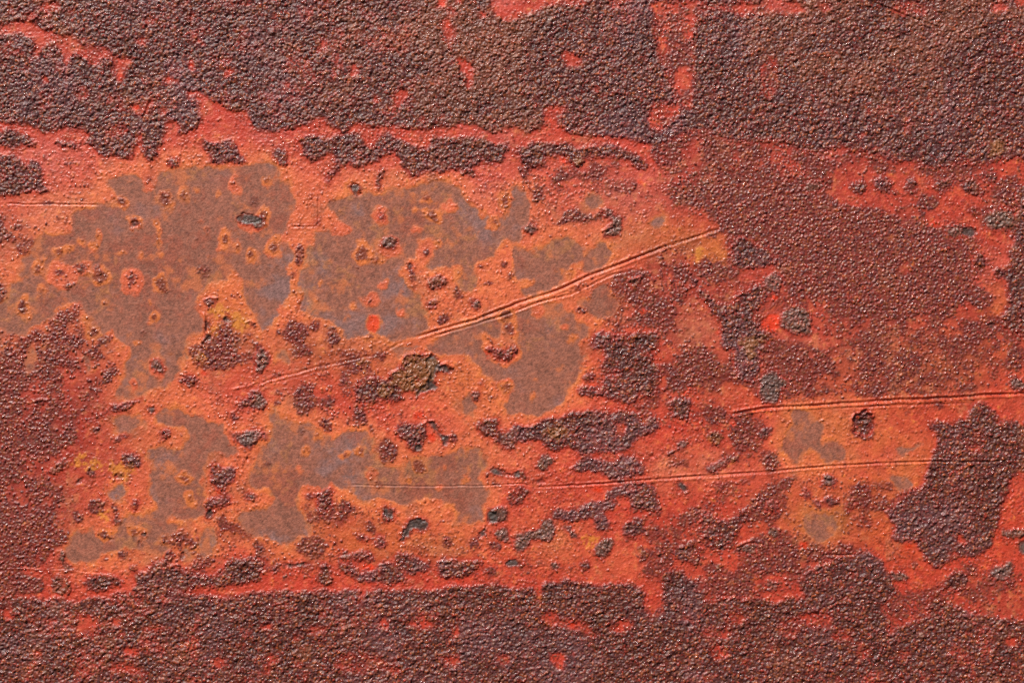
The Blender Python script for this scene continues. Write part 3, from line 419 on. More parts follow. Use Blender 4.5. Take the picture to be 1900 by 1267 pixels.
LIPS = [  # curled edges of the paint film: polyline, height, half width
 (T(4,[(1490,1020),(1505,1060),(1500,1130),(1510,1170),(1525,1195),(1500,1225),(1470,1260)]),3.6,2.0),
 (T(11,[(640,640),(630,590),(635,540),(660,510),(700,500),(720,515),(745,490),(790,500),(800,550)]),3.6,2.2),
 (T(11,[(690,550),(740,548)]),-3.0,2.0), (T(11,[(735,575),(760,570),(770,590)]),2.5,2.0),
 (T(9,[(945,260),(960,220),(1040,170),(1050,110),(1090,68),(1150,65),(1200,75),(1260,65)]),2.6,2.2), (T(9,[(1255,150),(1262,200),(1240,260),(1235,330)]),3.2,2.2), (T(9,[(1310,160),(1380,130),(1400,150),(1440,170)]),3.6,2.4),
 (T(0,[(210,160),(260,140),(300,90),(320,70)]),3.0,2.4), (T(0,[(1040,860),(1070,790),(1100,720)]),2.6,2.4), (T(6,[(815,790),(860,780),(920,765)]),3.4,2.4), (T(6,[(610,435),(690,400)]),3.0,2.4),
 (T(6,[(1210,885),(1270,850),(1310,835)]),2.0,2.0), (T(6,[(1580,935),(1640,890),(1670,880)]),2.4,2.0), (T(2,[(480,1105),(520,1085),(600,1075)]),3.0,2.2), (T(10,[(20,600),(120,605),(135,585)]),2.4,2.0),
 (T(10,[(400,500),(395,640),(400,760)]),1.6,2.0), (T(14,[(1600,265),(1680,230),(1750,215)]),2.6,2.2), (T(13,[(1050,235),(1090,110),(1115,60)]),1.8,2.0), (T(9,[(1200,580),(1240,560),(1300,555)]),2.4,2.0),
 (T(8,[(1900,260),(1830,300),(1700,330)]),1.2,1.8), (T(12,[(1240,400),(1260,410),(1300,390),(1330,410)]),2.0,2.0), (T(8,[(240,420),(300,400),(370,400)]),2.4,2.0), (T(10,[(1100,810),(1160,770)]),1.8,2.0), (T(15,[(1690,450),(1760,410)]),2.0,2.0),
 (T(4,[(1500,935),(1545,918),(1610,928)]),2.2,2.0), (T(4,[(1790,1110),(1840,1085),(1880,1110)]),2.2,2.0),
]

# ------------------------------------------------------------------ numeric helpers
RS = 2.0
RW, RH = int(FW / RS) + 1, int(FH / RS) + 1
RX, RY = np.meshgrid(np.arange(RW) * RS, np.arange(RH) * RS)
def fill(poly):
    p = np.array(poly, float)
    x0, x1 = max(0, int(p[:, 0].min() / RS) - 1), min(RW, int(p[:, 0].max() / RS) + 2)
    y0, y1 = max(0, int(p[:, 1].min() / RS) - 1), min(RH, int(p[:, 1].max() / RS) + 2)
    if x1 <= x0 or y1 <= y0: return None
    X, Y = RX[y0:y1, x0:x1], RY[y0:y1, x0:x1]
    m = np.zeros(X.shape, bool)
    q = np.roll(p, -1, 0)
    for (ax, ay), (bx, by) in zip(p, q):
        if ay == by: continue
        c = ((ay > Y) != (by > Y)) & (X < (bx - ax) * (Y - ay) / (by - ay) + ax)
        m ^= c
    return (slice(y0, y1), slice(x0, x1)), m
def box1(a, r, ax):
    if r < 1: return a
    pad = [(0, 0)] * a.ndim; pad[ax] = (r + 1, r)
    c = np.cumsum(np.pad(a, pad, mode='edge'), ax)
    n = a.shape[ax]; w = 2 * r + 1
    return (np.take(c, np.arange(w, n + w), ax) - np.take(c, np.arange(0, n), ax)) / w
def blur(a, s):                               # s in survey units
    r = max(1, int(round(s / RS * 0.95)))
    for _ in range(3): a = box1(box1(a, r, 0), r, 1)
    return a
def hash2(i, j, seed):
    h = (i.astype(np.uint32) * np.uint32(374761393) + j.astype(np.uint32) * np.uint32(668265263) + np.uint32((seed * 2246822519) & 0xffffffff))
    h ^= h >> np.uint32(13); h *= np.uint32(1274126177); h ^= h >> np.uint32(16); h *= np.uint32(2654435761); h ^= h >> np.uint32(15)
    return (h & np.uint32(0xffffff)).astype(np.float32) / float(0xffffff)
def vnoise(X, Y, sc, seed):
    x = X / sc + 1000; y = Y / sc + 1000
    i = np.floor(x).astype(np.int64); j = np.floor(y).astype(np.int64)
    fx = (x - i).astype(np.float32); fy = (y - j).astype(np.float32)
    ux = fx * fx * (3 - 2 * fx); uy = fy * fy * (3 - 2 * fy)
    a = hash2(i, j, seed); b = hash2(i + 1, j, seed); c = hash2(i, j + 1, seed); d = hash2(i + 1, j + 1, seed)
    return (a + (b - a) * ux) * (1 - uy) + (c + (d - c) * ux) * uy - 0.5
def fbm(X, Y, sc, seed, oct=4, gain=.55):
    s = 0; a = 1.0; t = 0
    for k in range(oct):
        ang = .6 * k; ca, sa = math.cos(ang), math.sin(ang)
        s = s + a * vnoise(X * ca - Y * sa, X * sa + Y * ca, sc, seed + 17 * k); t += a; a *= gain; sc *= .5
    return s / t
def sample(f, X, Y):
    x = np.abs(X); x = np.where(x > FW, 2 * FW - x, x); y = np.abs(Y); y = np.where(y > FH, 2 * FH - y, y)
    x = np.clip(x / RS, 0, RW - 1.001); y = np.clip(y / RS, 0, RH - 1.001)
    i = x.astype(np.int32); j = y.astype(np.int32); fx = (x - i).astype(np.float32); fy = (y - j).astype(np.float32)
    return (f[j, i] * (1 - fx) + f[j, i + 1] * fx) * (1 - fy) + (f[j + 1, i] * (1 - fx) + f[j + 1, i + 1] * fx) * fy
def sst(x, a, b):
    t = np.clip((x - a) / (b - a), 0, 1); return t * t * (3 - 2 * t)
def lin(r, g, b):
    c = np.array([r, g, b], float) / 255
    return np.where(c <= .04045, c / 12.92, ((c + .055) / 1.055) ** 2.4).astype(np.float32)
def mixc(col, c, t):
    return col + (c - col) * t[..., None]

# ------------------------------------------------------------------ fields on the survey grid
Z = lambda: np.zeros((RH, RW), np.float32)
bare = Z()
for p in BARE:
    r = fill(p)
    if r: bare[r[0]][r[1]] = 1
ring_o, ring_c, ring_v, ring_d = Z(), Z(), Z(), Z()
for (i, cx, cy, rx, ry, k) in SPOTS:
    if k != 'd':
        r = fill(E(i, cx, cy, rx * 1.02, ry * 1.02)); bare[r[0]][r[1]] = 0
    r = fill(E(i, cx, cy, rx, ry)); {'o': ring_o, 'c': ring_c, 'v': ring_v, 'd': ring_d}[k][r[0]][r[1]] = 1
core = Z()                                    # dark centre of an ochre spot
for (i, cx, cy, rx, ry, k) in SPOTS:
    if k in 'od':
        f = .58 if k == 'o' else .9
        r = fill(E(i, cx, cy, max(9, rx * f), max(9, ry * f))); core[r[0]][r[1]] = 1
for p in COAT_POLY:
    r = fill(p); bare[r[0]][r[1]] = 0
dens, slate, grey, yel, pit = Z(), Z(), Z(), Z(), Z()
for d, p in ZONES:
    r = fill(p); v = dens[r[0]]; v[r[1]] = np.maximum(v[r[1]], d)
for d, p in CLEAR:
    r = fill(p); v = dens[r[0]]; v[r[1]] = np.minimum(v[r[1]], d)
for d, p, k in CRUST:
    r = fill(p)
    if not r: continue
    v = dens[r[0]]; v[r[1]] = np.maximum(v[r[1]], d)
    for key, f in (('s', slate), ('g', grey), ('y', yel), ('p', pit)):
        if k == key: f[r[0]][r[1]] = 1
solid = (dens > .925).astype(np.float32)
for d, p in GAPS:
    d = min(.6, d + .10)
    if p[0][1] > 1090: d = max(d, .32)
    r = fill(p)
    if not r: continue
    v = dens[r[0]]; v[r[1]] = np.minimum(v[r[1]], d)
    solid[r[0]][r[1]] = 0
yel2, viv = Z(), Z()
for p in YELLOW:
    r = fill(p); yel2[r[0]][r[1]] = 1
for p in VIVID:
    r = fill(p)
    if r: viv[r[0]][r[1]] = 1
solid_b = blur(solid, 4.2)
solid = np.where(solid > 0, solid, 0)
soft = np.where(dens > .925, 0, dens)         # grainy red ground keeps a soft border
soft_b = np.maximum(blur(soft, 8), blur(np.minimum(dens, .85), 3.5))
bare_b = blur(bare, 4.5); bare_m = blur(bare, 8); bare_w = blur(bare, 26); bare_x = blur(bare, 70)
sol_n = blur(solid, 7); sol_w = blur(solid, 22)
slate_b, grey_b, yel_b, pit_b = blur(slate, 2), blur(grey, 3), blur(np.maximum(yel, yel2), 6), blur(pit, 2)
viv_b = blur(viv, 5); ro_b, rc_b, rv_b, rd_b, core_b = blur(ring_o, 5), blur(ring_c, 5), blur(ring_v, 4), blur(ring_d, 4), blur(core, 3.5)

# ------------------------------------------------------------------ the mesh grid (fine where the photograph looks, coarse in the border)
ST = 1.45
def axis(n):
    return np.concatenate([np.arange(-MX, -12, 6.0), np.arange(-10.15, n + 11, ST), np.arange(n + 14, n + MX + 1, 6.0)])
ax, ay = axis(FW), axis(FH)
X, Y = np.meshgrid(ax, ay); X = X.astype(np.float32); Y = Y.astype(np.float32)
NY, NX = X.shape
def warp(x, y):
    return (x + 10 * fbm(x, y, 34, 1, 3) + 9 * fbm(x, y, 13, 5, 3), y + 10 * fbm(x, y, 34, 2, 3) + 9 * fbm(x, y, 13, 6, 3))
def warp_b(x, y):                              # the steel's own ragged margin
    a, b = warp(x, y)
    return a + 22 * fbm(x, y, 26, 7, 4, .62), b + 22 * fbm(x, y, 26, 8, 4, .62)
XW, YW = warp(X, Y); XB, YB = warp_b(X, Y)
n_fine = fbm(X, Y, 9, 11, 3); n_mid = fbm(X, Y, 30, 12, 4); n_big = fbm(X, Y, 130, 13, 4); n_huge = fbm(X, Y, 420, 14, 3)
n_mic = fbm(X, Y, 4.2, 15, 2, .7); n_cl = fbm(X, Y, 64, 16, 5, .6)
B = sample(bare_b, XB, YB) * 1.08 + .34 * n_fine + .44 * n_mid + .34 * n_mic + .62 * n_cl
Bm, Bw, Bx = sample(bare_m, XB, YB), sample(bare_w, XB, YB), sample(bare_x, X, Y)
def crust_field(x, y, xw, yw):
    return sample(solid_b, xw, yw) * 1.04 + .62 * fbm(x, y, 9, 11, 3) + .45 * fbm(x, y, 22, 18, 3) + .03
SB = crust_field(X, Y, XW, YW)
SN, SW = sample(sol_n, XW, YW), sample(sol_w, XW, YW)
SO = sample(soft_b, XW, YW)
SL, GR, YL, PT = (sample(f, XW, YW) for f in (slate_b, grey_b, yel_b, pit_b))
VV, RO, RC, RV, RD, CO = (sample(f, XW, YW) for f in (viv_b, ro_b, rc_b, rv_b, rd_b, core_b))
crust = sst(SB, .22, .80)
is_crust = SB > .5
bare_t = sst(B, .26, .76) * (1 - crust)
is_bare = (B > .5) & ~is_crust

def patchy(x, y, so):                         # grains stand in clumps: dense here, nearly none there
    n = .75 * fbm(x, y, 58, 21, 5, .62) + .45 * fbm(x, y, 22, 25, 3)
    return sst(so * 1.15 - .55 + n * 1.5, -.16, .20) * sst(so, .03, .22)
PAT = patchy(X, Y, SO)
# ------------------------------------------------------------------ grains: rounded nodules on a jittered lattice
def grains(cell, seed, prob, rmin, rmax, aspect):
    ox, oy = -MX - 30, -MX - 30
    nc, nr = int((FW + 2 * MX + 60) / cell) + 3, int((FH + 2 * MX + 60) / cell) + 3
    I, J = np.meshgrid(np.arange(nc), np.arange(nr))
    cx = ox + (I + .5 + .85 * (hash2(I, J, seed) - .5)) * cell; cy = oy + (J + .5 + .85 * (hash2(I, J, seed + 1) - .5)) * cell
    rad = cell * (rmin + (rmax - rmin) * hash2(I, J, seed + 2) ** 1.3)
    p = prob(cx.astype(np.float32), cy.astype(np.float32))
    on = hash2(I, J, seed + 3) < p
    rad = np.where(on, rad, 0.001)
    sx = .68 + .64 * hash2(I, J, seed + 4); an = math.pi * hash2(I, J, seed + 5)
    ca, sa = np.cos(an), np.sin(an)
    h = np.zeros(X.shape, np.float32); gid = np.full(X.shape, -1, np.int32)
    gi = ((X - ox) / cell).astype(np.int32); gj = ((Y - oy) / cell).astype(np.int32)
    for dj in (-1, 0, 1):
        for di in (-1, 0, 1):
            a = gj + dj; b = gi + di
            dx = X - cx[a, b]; dy = Y - cy[a, b]
            u = (dx * ca[a, b] + dy * sa[a, b]) * sx[a, b]; v = (-dx * sa[a, b] + dy * ca[a, b]) / sx[a, b]
            r = rad[a, b]
            q = 1 - (u * u + v * v) / (r * r)
            g = np.where(q > 0, np.sqrt(np.maximum(q, 0)) * r * aspect, 0).astype(np.float32)
            m = g > h
            h = np.where(m, g, h); gid = np.where(m, (a * nc + b).astype(np.int32), gid)
    return h, gid
def local(cx, cy):
    return warp(cx, cy)
def p_grain(cx, cy):
    wx_, wy_ = local(cx, cy)
    so = sample(soft_b, wx_, wy_); sb = crust_field(cx, cy, wx_, wy_)
    near = sample(sol_n, wx_, wy_); co = sample(core_b, wx_, wy_); ba = sample(bare_b, *warp_b(cx, cy))
    cl = fbm(cx, cy, 34, 21, 4); cl2 = fbm(cx, cy, 70, 22, 4)
    p = .94 * patchy(cx, cy, so) + .12 * so
    p = np.maximum(p, .85 * sst(co, .1, .6))
    far = 1 - np.clip(sample(bare_w, wx_, wy_) * 1.4, 0, .8)
    p = np.maximum(p, (1 - .9 * ba) * (.07 + .55 * near + far * (.6 * sst(cl, .04, .24) + .45 * sst(cl2, .03, .22))))
    hole = sst(fbm(cx, cy, 30, 23, 4) + .5 * fbm(cx, cy, 240, 24, 2), .12, .30)
    return np.maximum(p, sst(sb, .18, .62) * (.97 - .45 * hole))
g1, id1 = grains(3.9, 31, p_grain, .30, .74, 1.0)
def p_lump(cx, cy):
    wx_, wy_ = local(cx, cy)
    return np.where(sample(solid_b, wx_, wy_) > .6, .38, .10 * (sample(soft_b, wx_, wy_) > .5))
g2, id2 = grains(10.5, 51, p_lump, .3, .62, .30)
g3, id3 = grains(3.6, 71, lambda cx, cy: .30 - .0 * cx, .22, .48, .8)          # pimples in the film
h1 = hash2(id1, id1 * 0 + 3, 91); h1b = hash2(id1, id1 * 0 + 5, 92); h2_ = hash2(id2, id2 * 0 + 3, 93)

# ------------------------------------------------------------------ relief
def line_dist(pl, pad):
    p = np.array(pl, float)
    i0, i1 = np.searchsorted(ax, p[:, 0].min() - pad), np.searchsorted(ax, p[:, 0].max() + pad)
    j0, j1 = np.searchsorted(ay, p[:, 1].min() - pad), np.searchsorted(ay, p[:, 1].max() + pad)
    sl = (slice(j0, j1), slice(i0, i1)); x, y = X[sl], Y[sl]
    y = y + 1.6 * fbm(x, y, 22, 77, 2)
    best = np.full(x.shape, 1e9, np.float32); sd = best.copy()
    L = np.concatenate([[0], np.cumsum(np.hypot(*(p[1:] - p[:-1]).T))]); tt = np.zeros(x.shape, np.float32)
    for k in range(len(p) - 1):
        d = p[k + 1] - p[k]; l2 = (d ** 2).sum()
        t = np.clip(((x - p[k, 0]) * d[0] + (y - p[k, 1]) * d[1]) / l2, 0, 1)
        dx = x - p[k, 0] - t * d[0]; dy = y - p[k, 1] - t * d[1]
        q = np.hypot(dx, dy); m = q < best
        best = np.where(m, q, best); tt = np.where(m, (L[k] + t * math.sqrt(l2)) / L[-1], tt)
    return sl, best, tt
H = 1.2 * n_big + 2.5 * n_huge + .45 * n_fine
H += (1 - bare_t) * (.35 + .8 * n_mid)                          # the coat lies on the steel
H += crust * (.8 + 1.2 * n_mid + 1.5 * n_fine + 2.6 * n_mic)
H -= 5.5 * sst(PT, .3, .7) + 2.0 * sst(SL, .35, .7)
flat = np.clip(1 - .8 * sst(SL, .4, .7), 0, 1)
in_bare = bare_t * (1 - sst(CO, .2, .5))
grain_h = g1 * (.35 + .95 * h1b) * (1 - .8 * in_bare) * flat
grain_h = np.maximum(grain_h * (.55 + .45 * np.maximum(crust, sst(SO, .3, .7))), 0)
lump_h = g2 * flat * np.maximum(crust, .35 * sst(SO, .4, .8))
H += grain_h + lump_h + (.85 * g3 + .9 * n_mic) * (1 - crust) * (1 - .75 * bare_t)
scr = np.full(X.shape, -1, np.int32)
scr_w = np.zeros(X.shape, np.float32)
for k, (pl, dep, hw, rg) in enumerate(SCRATCH):
    sl, d, tt = line_dist(pl, 16)
    x, y = X[sl], Y[sl]
    fade = sst(tt, 0, .06) * sst(1 - tt, 0, .06) * np.clip(.75 + 1.1 * fbm(x, y, 40, 200 + k, 2), .15, 1.2)
    cut = np.exp(-(d / hw) ** 2); rid = np.exp(-((d - 2.1 * hw) / (.8 * hw)) ** 2)
    flatn = np.exp(-(d / (1.6 * hw)) ** 2) * np.clip(abs(dep) / 2, 0, 1)
    H[sl] -= (grain_h[sl] * .7) * flatn * fade
    H[sl] += fade * (-dep * cut + rg * rid)
    scr_w[sl] = np.maximum(scr_w[sl], cut * fade * min(1, abs(dep) / 2))
    if k in (0, 4, 6, 1, 2, 8, 9, 10):
        s_ = scr[sl]; s_[(d < hw * 1.3)] = k
for pl, hh, hw in LIPS:
    sl, d, tt = line_dist(pl, 10)
    fade = sst(tt, 0, .1) * sst(1 - tt, 0, .1)
    H[sl] += hh * np.exp(-(d / hw) ** 2) * fade

# ------------------------------------------------------------------ pigment (the surface's own colour, plus sheen painted in high up)
one = np.ones(X.shape, np.float32)
OCHRE, ORANGE, CORAL, RED, DEEP = lin(212,114,56), lin(218,106,64), lin(212,90,62), lin(192,62,42), lin(126,46,36)
near = np.clip(Bm * 2.0, 0, 1); wide = np.clip(Bw * 2.3 + .7 * Bx, 0, 1)
col = np.broadcast_to(CORAL, X.shape + (3,)).astype(np.float32).copy()
col = mixc(col, RED, np.clip(.95 - 1.6 * wide - 1.2 * Bx + 1.1 * n_big + .9 * n_mid, 0, 1))
col = mixc(col, ORANGE, np.clip(sst(wide, .15, .6) * .9 + 1.5 * n_cl * sst(wide, .02, .3), 0, 1))
for tx, ty, trx, try_, tc_, ts in TINT:
    e = ((XW - tx) / trx) ** 2 + ((YW - ty) / try_) ** 2
    m = e < 3.2
    w = (np.exp(-e[m] * 1.1) * ts * np.clip(1 + 2.2 * n_cl[m] + 1.5 * n_mid[m], 0, 1.5)).clip(0, 1)
    col[m] += (lin(*tc_) - col[m]) * w[:, None]
col = mixc(col, OCHRE, np.clip(sst(near, .25, .9) * .55 + 2.0 * n_mid * sst(near, 0, .2) + .8 * n_fine + 1.2 * n_cl * near, 0, 1) * (1 - .8 * RC))
col = mixc(col, OCHRE, np.clip(sst(RO, .15, .6) * .8, 0, 1))
col = mixc(col, lin(210,96,62), np.clip(sst(RC, .2, .7) * .8, 0, 1))
col = mixc(col, DEEP, np.clip(.80 * PAT + .30 * sst(SO + .8 * n_cl, .2, .7), 0, 1) * (1 - .5 * near))
col = mixc(col, lin(186,110,74), np.clip(sst(n_cl + .5 * n_fine, .10, .32) * .4, 0, 1))
col = mixc(col, lin(150,88,62), np.clip(sst(fbm(X, Y, 50, 41, 5, .65), .09, .28) * .55 * sst(wide, .03, .3), 0, 1))
col = mixc(col, RED, np.clip(sst(SN, .06, .4) * .6, 0, 1))
col = mixc(col, lin(204,98,86), np.clip(sst(n_big + .5 * n_huge - .1 * SO, .08, .32) * .5 * (1 - near) * sst(900 - Y, 0, 700), 0, 1))  # pinkish sheen painted into the coat colour, fading down the sheet
col = mixc(col, lin(220,54,16), np.clip(np.maximum(sst(VV, .25, .7), .9 * sst(RV, .2, .6)) * .85, 0, 1))
col = mixc(col, lin(206,128,40), np.clip(sst(YL + 1.2 * n_fine + .9 * n_mic, .35, .9) * .7, 0, 1) * (1 - crust))
col = mixc(col, lin(116,48,36), np.clip(sst(CO + .6 * n_fine, .22, .65) * .85, 0, 1))
pore = sst(fbm(X, Y, 5.0, 42, 2, .7), .20, .34)
col = mixc(col, lin(120,56,40), pore * .45)
col *= np.clip(1 + .35 * n_fine + .30 * n_mid + .45 * n_mic, .4, 1.6)[..., None]
# bare steel with brown mill scale
bc = np.broadcast_to(lin(152,90,70), X.shape + (3,)).astype(np.float32).copy()
bc = mixc(bc, lin(128,95,92), np.clip(sst(n_big + .8 * n_mid + .3 * n_fine, .02, .34), 0, 1) * .75)
bc = mixc(bc, lin(144,72,52), np.clip(sst(-n_big + .8 * n_mid + .6 * n_fine, .03, .35), 0, 1) * .75)
bc = mixc(bc, lin(184,100,60), np.clip(sst(.86 - B, .0, .42) * (.6 + 2.5 * n_cl + 1.5 * n_mid), 0, 1) * .8)
bc = mixc(bc, lin(170,106,62), np.clip(sst(n_cl + .4 * n_huge + .5 * n_fine, .08, .30), 0, 1) * .6)
bc = mixc(bc, lin(112,52,38), np.clip(sst(np.maximum(CO, RD) + .6 * n_fine, .35, .8), 0, 1) * .7)
bc *= np.clip(1 + .42 * n_fine + .3 * n_mid + .9 * n_mic, .4, 1.7)[..., None]
dust = sst(fbm(X, Y, 24, 44, 4, .6) + .5 * n_cl, .09, .28)
bc = mixc(bc, lin(204,108,62), dust * .62)
col = mixc(col, bc, bare_t)
# grains
PAL = [lin(116,52,44), lin(138,68,46), lin(114,66,64), lin(152,54,40), lin(166,82,46), lin(98,44,42), lin(134,80,58), lin(132,54,46)]
sel = np.clip((h1 + .35 * n_big + .3 * n_mid) % 1.0 * len(PAL), 0, len(PAL) - 1).astype(int)
gc = np.array(PAL)[sel].astype(np.float32)
gc *= (.66 + .68 * h1b)[..., None]
loose = 1 - np.maximum(crust, .75 * sst(SO, .25, .8))
gc = mixc(gc, col * .5 + lin(120,50,44) * .3, np.clip(loose * .5, 0, 1))
gm = sst(g1, .12, .9) * (1 - .85 * in_bare)
cb = np.broadcast_to(lin(84,40,33), X.shape + (3,)) * np.clip(1 + .7 * n_fine + .6 * n_mid, .3, 2)[..., None]
hole_f = sst(fbm(X, Y, 30, 23, 4) + .5 * fbm(X, Y, 240, 24, 2), .12, .30)
cb = mixc(cb.astype(np.float32), lin(190,66,50), hole_f * .85)
cb = mixc(cb, lin(168,54,40), (1 - sst(SN, .45, .95)) * .8)
cc = mixc(cb, gc, np.clip(.10 + .90 * gm, 0, 1))
cc = mixc(cc, lin(146,84,54), np.clip(sst(n_huge + .8 * n_cl + .5 * n_fine, .04, .34), 0, 1) * .38)
cc = mixc(cc, lin(112,76,80), np.clip(sst(-n_huge * .6 + .9 * fbm(X, Y, 80, 43, 4), .06, .30), 0, 1) * .35)
upper_sheen = sst(1050 - Y, 0, 950)              # sheen put into the crust colour: bluer high up, fading lower down
cc *= 1 + upper_sheen[..., None] * np.array([.0, .02, .10], np.float32)
cc *= .88 * np.clip(1 + .6 * n_cl + .5 * n_mid, .55, 1.5)[..., None]
cc = mixc(cc, cc * .62 + lin(112,98,84) * .38, np.clip(sst(GR, .3, .7), 0, 1) * .8)
cc = mixc(cc, lin(76,68,63) * (1 + .8 * n_fine)[..., None], np.clip(sst(SL, .3, .6), 0, 1) * .8)
cc = mixc(cc, lin(158,98,50), np.clip(sst(YL + 1.2 * n_fine + .9 * n_mic, .35, .9), 0, 1) * .55)
col = mixc(col, gc, gm * (1 - crust) * (.5 + .45 * sst(SO, .1, .5) + .05 * h1))
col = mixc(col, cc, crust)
col = np.clip(col, .004, .9)
rough = .46 - .02 * crust + .16 * bare_t + .25 * n_fine - .06 * gm - .20 * gm * (h1b > .72) * (1 - in_bare)

# ------------------------------------------------------------------ materials
def coat_material(name, bump, scale, spec, noise_amt, rough_add):
    m = bpy.data.materials.new(name); m.use_nodes = True
    nt = m.node_tree; n = nt.nodes; l = nt.links; b = n['Principled BSDF']
    a = n.new('ShaderNodeAttribute'); a.attribute_name = 'pigment'
    r = n.new('ShaderNodeAttribute'); r.attribute_name = 'polish'
    tc = n.new('ShaderNodeTexCoord')
    nz = n.new('ShaderNodeTexNoise'); nz.inputs['Scale'].default_value = scale; nz.inputs['Detail'].default_value = 3; nz.inputs['Roughness'].default_value = .65
    l.new(tc.outputs['Object'], nz.inputs['Vector'])
    mp = n.new('ShaderNodeMapRange'); mp.inputs['From Min'].default_value = .3; mp.inputs['From Max'].default_value = .7
    mp.inputs['To Min'].default_value = 1 - noise_amt; mp.inputs['To Max'].default_value = 1 + noise_amt
    l.new(nz.outputs['Fac'], mp.inputs['Value'])
    mx = n.new('ShaderNodeVectorMath'); mx.operation = 'SCALE'
    l.new(a.outputs['Color'], mx.inputs[0]); l.new(mp.outputs['Result'], mx.inputs['Scale'])
    l.new(mx.outputs['Vector'], b.inputs['Base Color'])
    ad = n.new('ShaderNodeMath'); ad.operation = 'ADD'; ad.inputs[1].default_value = rough_add; ad.use_clamp = True
    l.new(r.outputs['Fac'], ad.inputs[0]); l.new(ad.outputs[0], b.inputs['Roughness'])
    b.inputs['Specular IOR Level'].default_value = spec
    bp = n.new('ShaderNodeBump'); bp.inputs['Strength'].default_value = bump; bp.inputs['Distance'].default_value = S * 1.6
    l.new(nz.outputs['Fac'], bp.inputs['Height']); l.new(bp.outputs['Normal'], b.inputs['Normal'])
    return m
M_PAINT = coat_material('weathered_paint', .55, 620, .5, .12, -.06)
M_BARE = coat_material('brown_steel', .8, 560, .4, .20, .02)
M_CRUST = coat_material('rust_crust', .6, 760, .5, .22, -.06)
M_BACK = bpy.data.materials.new('sheet_back'); M_BACK.use_nodes = True
_b = M_BACK.node_tree.nodes['Principled BSDF']; _n = M_BACK.node_tree.nodes.new('ShaderNodeTexNoise'); _n.inputs['Scale'].default_value = 40
_r = M_BACK.node_tree.nodes.new('ShaderNodeValToRGB'); _r.color_ramp.elements[0].color = (.06, .03, .025, 1); _r.color_ramp.elements[1].color = (.2, .07, .04, 1)
M_BACK.node_tree.links.new(_n.outputs['Fac'], _r.inputs[0]); M_BACK.node_tree.links.new(_r.outputs[0], _b.inputs['Base Color']); _b.inputs['Roughness'].default_value = .8

# ------------------------------------------------------------------ the sheet, split into what one can tell apart on it
coll = scene.collection
plate = bpy.data.objects.new('steel_plate', None); coll.objects.link(plate)
plate['label'] = 'weathered steel plate with flaking red paint, dark rust crust and bare brown patches'
plate['category'] = 'steel plate'
plate.empty_display_size = .1

VX = ((X - FW / 2) * S).astype(np.float32); VZ = ((FH + MT - Y) * S).astype(np.float32); VY = (-H * S).astype(np.float32)
VY[0, :] = VY[-1, :] = .005; VY[:, 0] = VY[:, -1] = .005
VERT = np.stack([VX, VY, VZ], -1).reshape(-1, 3)
COLR = np.concatenate([col, one[..., None]], -1).reshape(-1, 4).astype(np.float32)
POL = np.clip(rough, .2, .95).reshape(-1).astype(np.float32)
idx = np.arange(NX * NY).reshape(NY, NX)
Q = np.stack([idx[1:, :-1], idx[1:, 1:], idx[:-1, 1:], idx[:-1, :-1]], -1).reshape(-1, 4)
# class of each face: 0 coat, 1 bare, 2 crust, 3+ scratch
SBs = sample(blur(solid, 4), XW, YW); Bs = sample(blur(bare, 4), XB, YB)
cls = np.where(SBs > .5, 2, np.where(Bs > .5, 1, 0))
cls = np.where(scr >= 0, 3 + scr, cls)[:-1, :-1]
def label_components(c):
    h, w = c.shape; parent = []
    def find(a):
        while parent[a] != a:
            parent[a] = parent[parent[a]]; a = parent[a]
        return a
    lab = np.zeros((h, w), np.int64); prev = []
    for j in range(h):
        row = c[j]; cut = np.flatnonzero(np.diff(row)) + 1
        st = np.concatenate([[0], cut]).tolist(); en = np.concatenate([cut, [w]]).tolist(); cur = []
        k = 0
        for s, e in zip(st, en):
            v = row[s]; me = -1
            while k < len(prev) and prev[k][1] <= s: k += 1
            q = k
            while q < len(prev) and prev[q][0] < e:
                if prev[q][2] == v:
                    f = find(prev[q][3])
                    if me < 0: me = f
                    elif f != me: parent[max(f, me)] = min(f, me); me = min(f, me)
                q += 1
            if me < 0: me = len(parent); parent.append(me)
            lab[j, s:e] = me; cur.append((s, e, v, me))
        prev = cur
    root = np.array([find(a) for a in range(len(parent))])
    return root[lab]
lab = label_components(cls)
area = (np.diff(ay)[:, None] * np.diff(ax)[None, :])
u, inv = np.unique(lab, return_inverse=True); inv = inv.reshape(-1)
A = np.bincount(inv, weights=area.reshape(-1))
first = np.zeros(len(u), np.int64); first[inv[::-1]] = np.arange(inv.size)[::-1]
ccl = cls.reshape(-1)[first]
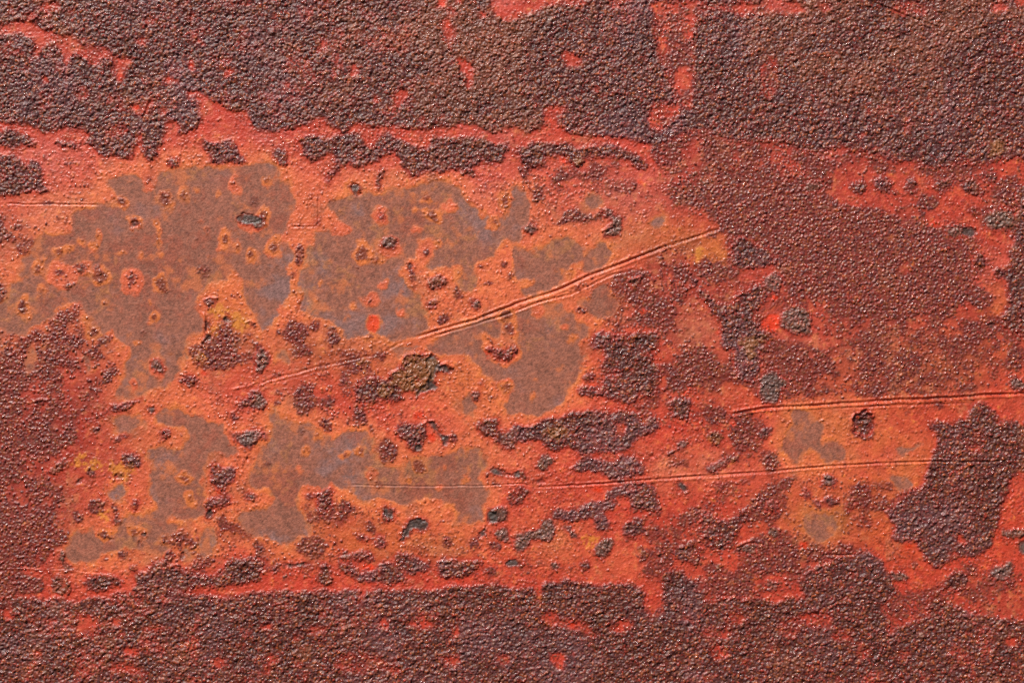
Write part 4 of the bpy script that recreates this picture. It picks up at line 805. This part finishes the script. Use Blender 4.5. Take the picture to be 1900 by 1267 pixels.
# neighbour class on the left edge of a component's first face tells what it lies in
fy, fx = np.unravel_index(first, lab.shape)
nb = cls[np.maximum(fy - 1, 0), fx]
order = np.argsort(inv, kind='stable'); bounds = np.concatenate([[0], np.cumsum(np.bincount(inv))])
def build(name, faces, mat, stuff=False):
    q = Q[faces]; vs_, iv = np.unique(q, return_inverse=True); iv = iv.reshape(-1).astype(np.int32)
    me = bpy.data.meshes.new(name)
    me.vertices.add(len(vs_)); me.vertices.foreach_set('co', VERT[vs_].reshape(-1))
    nf = len(faces)
    me.loops.add(nf * 4); me.loops.foreach_set('vertex_index', iv)
    me.polygons.add(nf); me.polygons.foreach_set('loop_start', np.arange(0, nf * 4, 4, dtype=np.int32))
    me.update(calc_edges=True)
    a = me.attributes.new('pigment', 'FLOAT_COLOR', 'POINT'); a.data.foreach_set('color', COLR[vs_].reshape(-1))
    a = me.attributes.new('polish', 'FLOAT', 'POINT'); a.data.foreach_set('value', POL[vs_])
    me.materials.append(mat)
    o = bpy.data.objects.new(name, me); coll.objects.link(o); o.parent = plate
    if stuff: o['kind'] = 'stuff'
    return o
small = {0: [], 1: [], 2: []}
big = []
for k in range(len(u)):
    f = order[bounds[k]:bounds[k + 1]]; c = int(ccl[k])
    if c >= 3: big.append((A[k], 3, k, f))
    elif A[k] < 130: small[c].append(f)
    else: big.append((A[k], c, k, f))
big.sort(key=lambda t: -t[0])
cnt = {}
scr_faces = {}
for a_, c, k, f in big:
    if c == 3: scr_faces.setdefault(int(ccl[k]), []).append(f); continue
    nm = {1: 'bare_patch', 2: 'rust_crust'}.get(c) or ('paint_coat' if a_ > 60000 else ('rust_spot' if nb[k] == 1 else 'paint_patch'))
    cnt[nm] = cnt.get(nm, 0) + 1
    if cnt[nm] > 300: small[c].append(f); continue
    build(nm, f, {0: M_PAINT, 1: M_BARE, 2: M_CRUST}[c])
SAYS = {0: 'long scratch cutting diagonally from the bare steel into the red paint', 1: 'shallower scratch running just below the long diagonal one',
        2: 'faint tail of the diagonal scratch', 4: 'dark straight scratch above the square blister', 6: 'thin long scratch below the square blister',
        8: 'hairline scratch across bare brown steel', 9: 'pale raised line above the lower crust', 10: 'thin dark line across salmon paint'}
for k, fs in scr_faces.items():
    o = build('scratch', np.concatenate(fs), M_PAINT); o['label'] = SAYS[k - 3]
for c, nm, m in ((0, 'paint_fleck', M_PAINT), (1, 'bare_fleck', M_BARE), (2, 'rust_fleck', M_CRUST)):
    if small[c]: build(nm, np.concatenate(small[c]), m, True)
# the body of the sheet behind the weathered face
x0, x1 = VX.min(), VX.max(); z0, z1 = VZ.min(), VZ.max(); y0, y1 = .005, .012
v = [(x0,y0,z0),(x1,y0,z0),(x1,y0,z1),(x0,y0,z1),(x0,y1,z0),(x1,y1,z0),(x1,y1,z1),(x0,y1,z1)]
fcs = [(4,7,6,5),(0,4,5,1),(1,5,6,2),(2,6,7,3),(3,7,4,0),(0,1,2,3)]
me = bpy.data.meshes.new('sheet_back'); me.from_pydata(v, [], fcs); me.update(); me.materials.append(M_BACK)
ob = bpy.data.objects.new('sheet_back', me); coll.objects.link(ob); ob.parent = plate
print('PARTS', cnt, {c: len(s) for c, s in small.items()}, 'scratches', len(scr_faces), 'faces', len(Q))
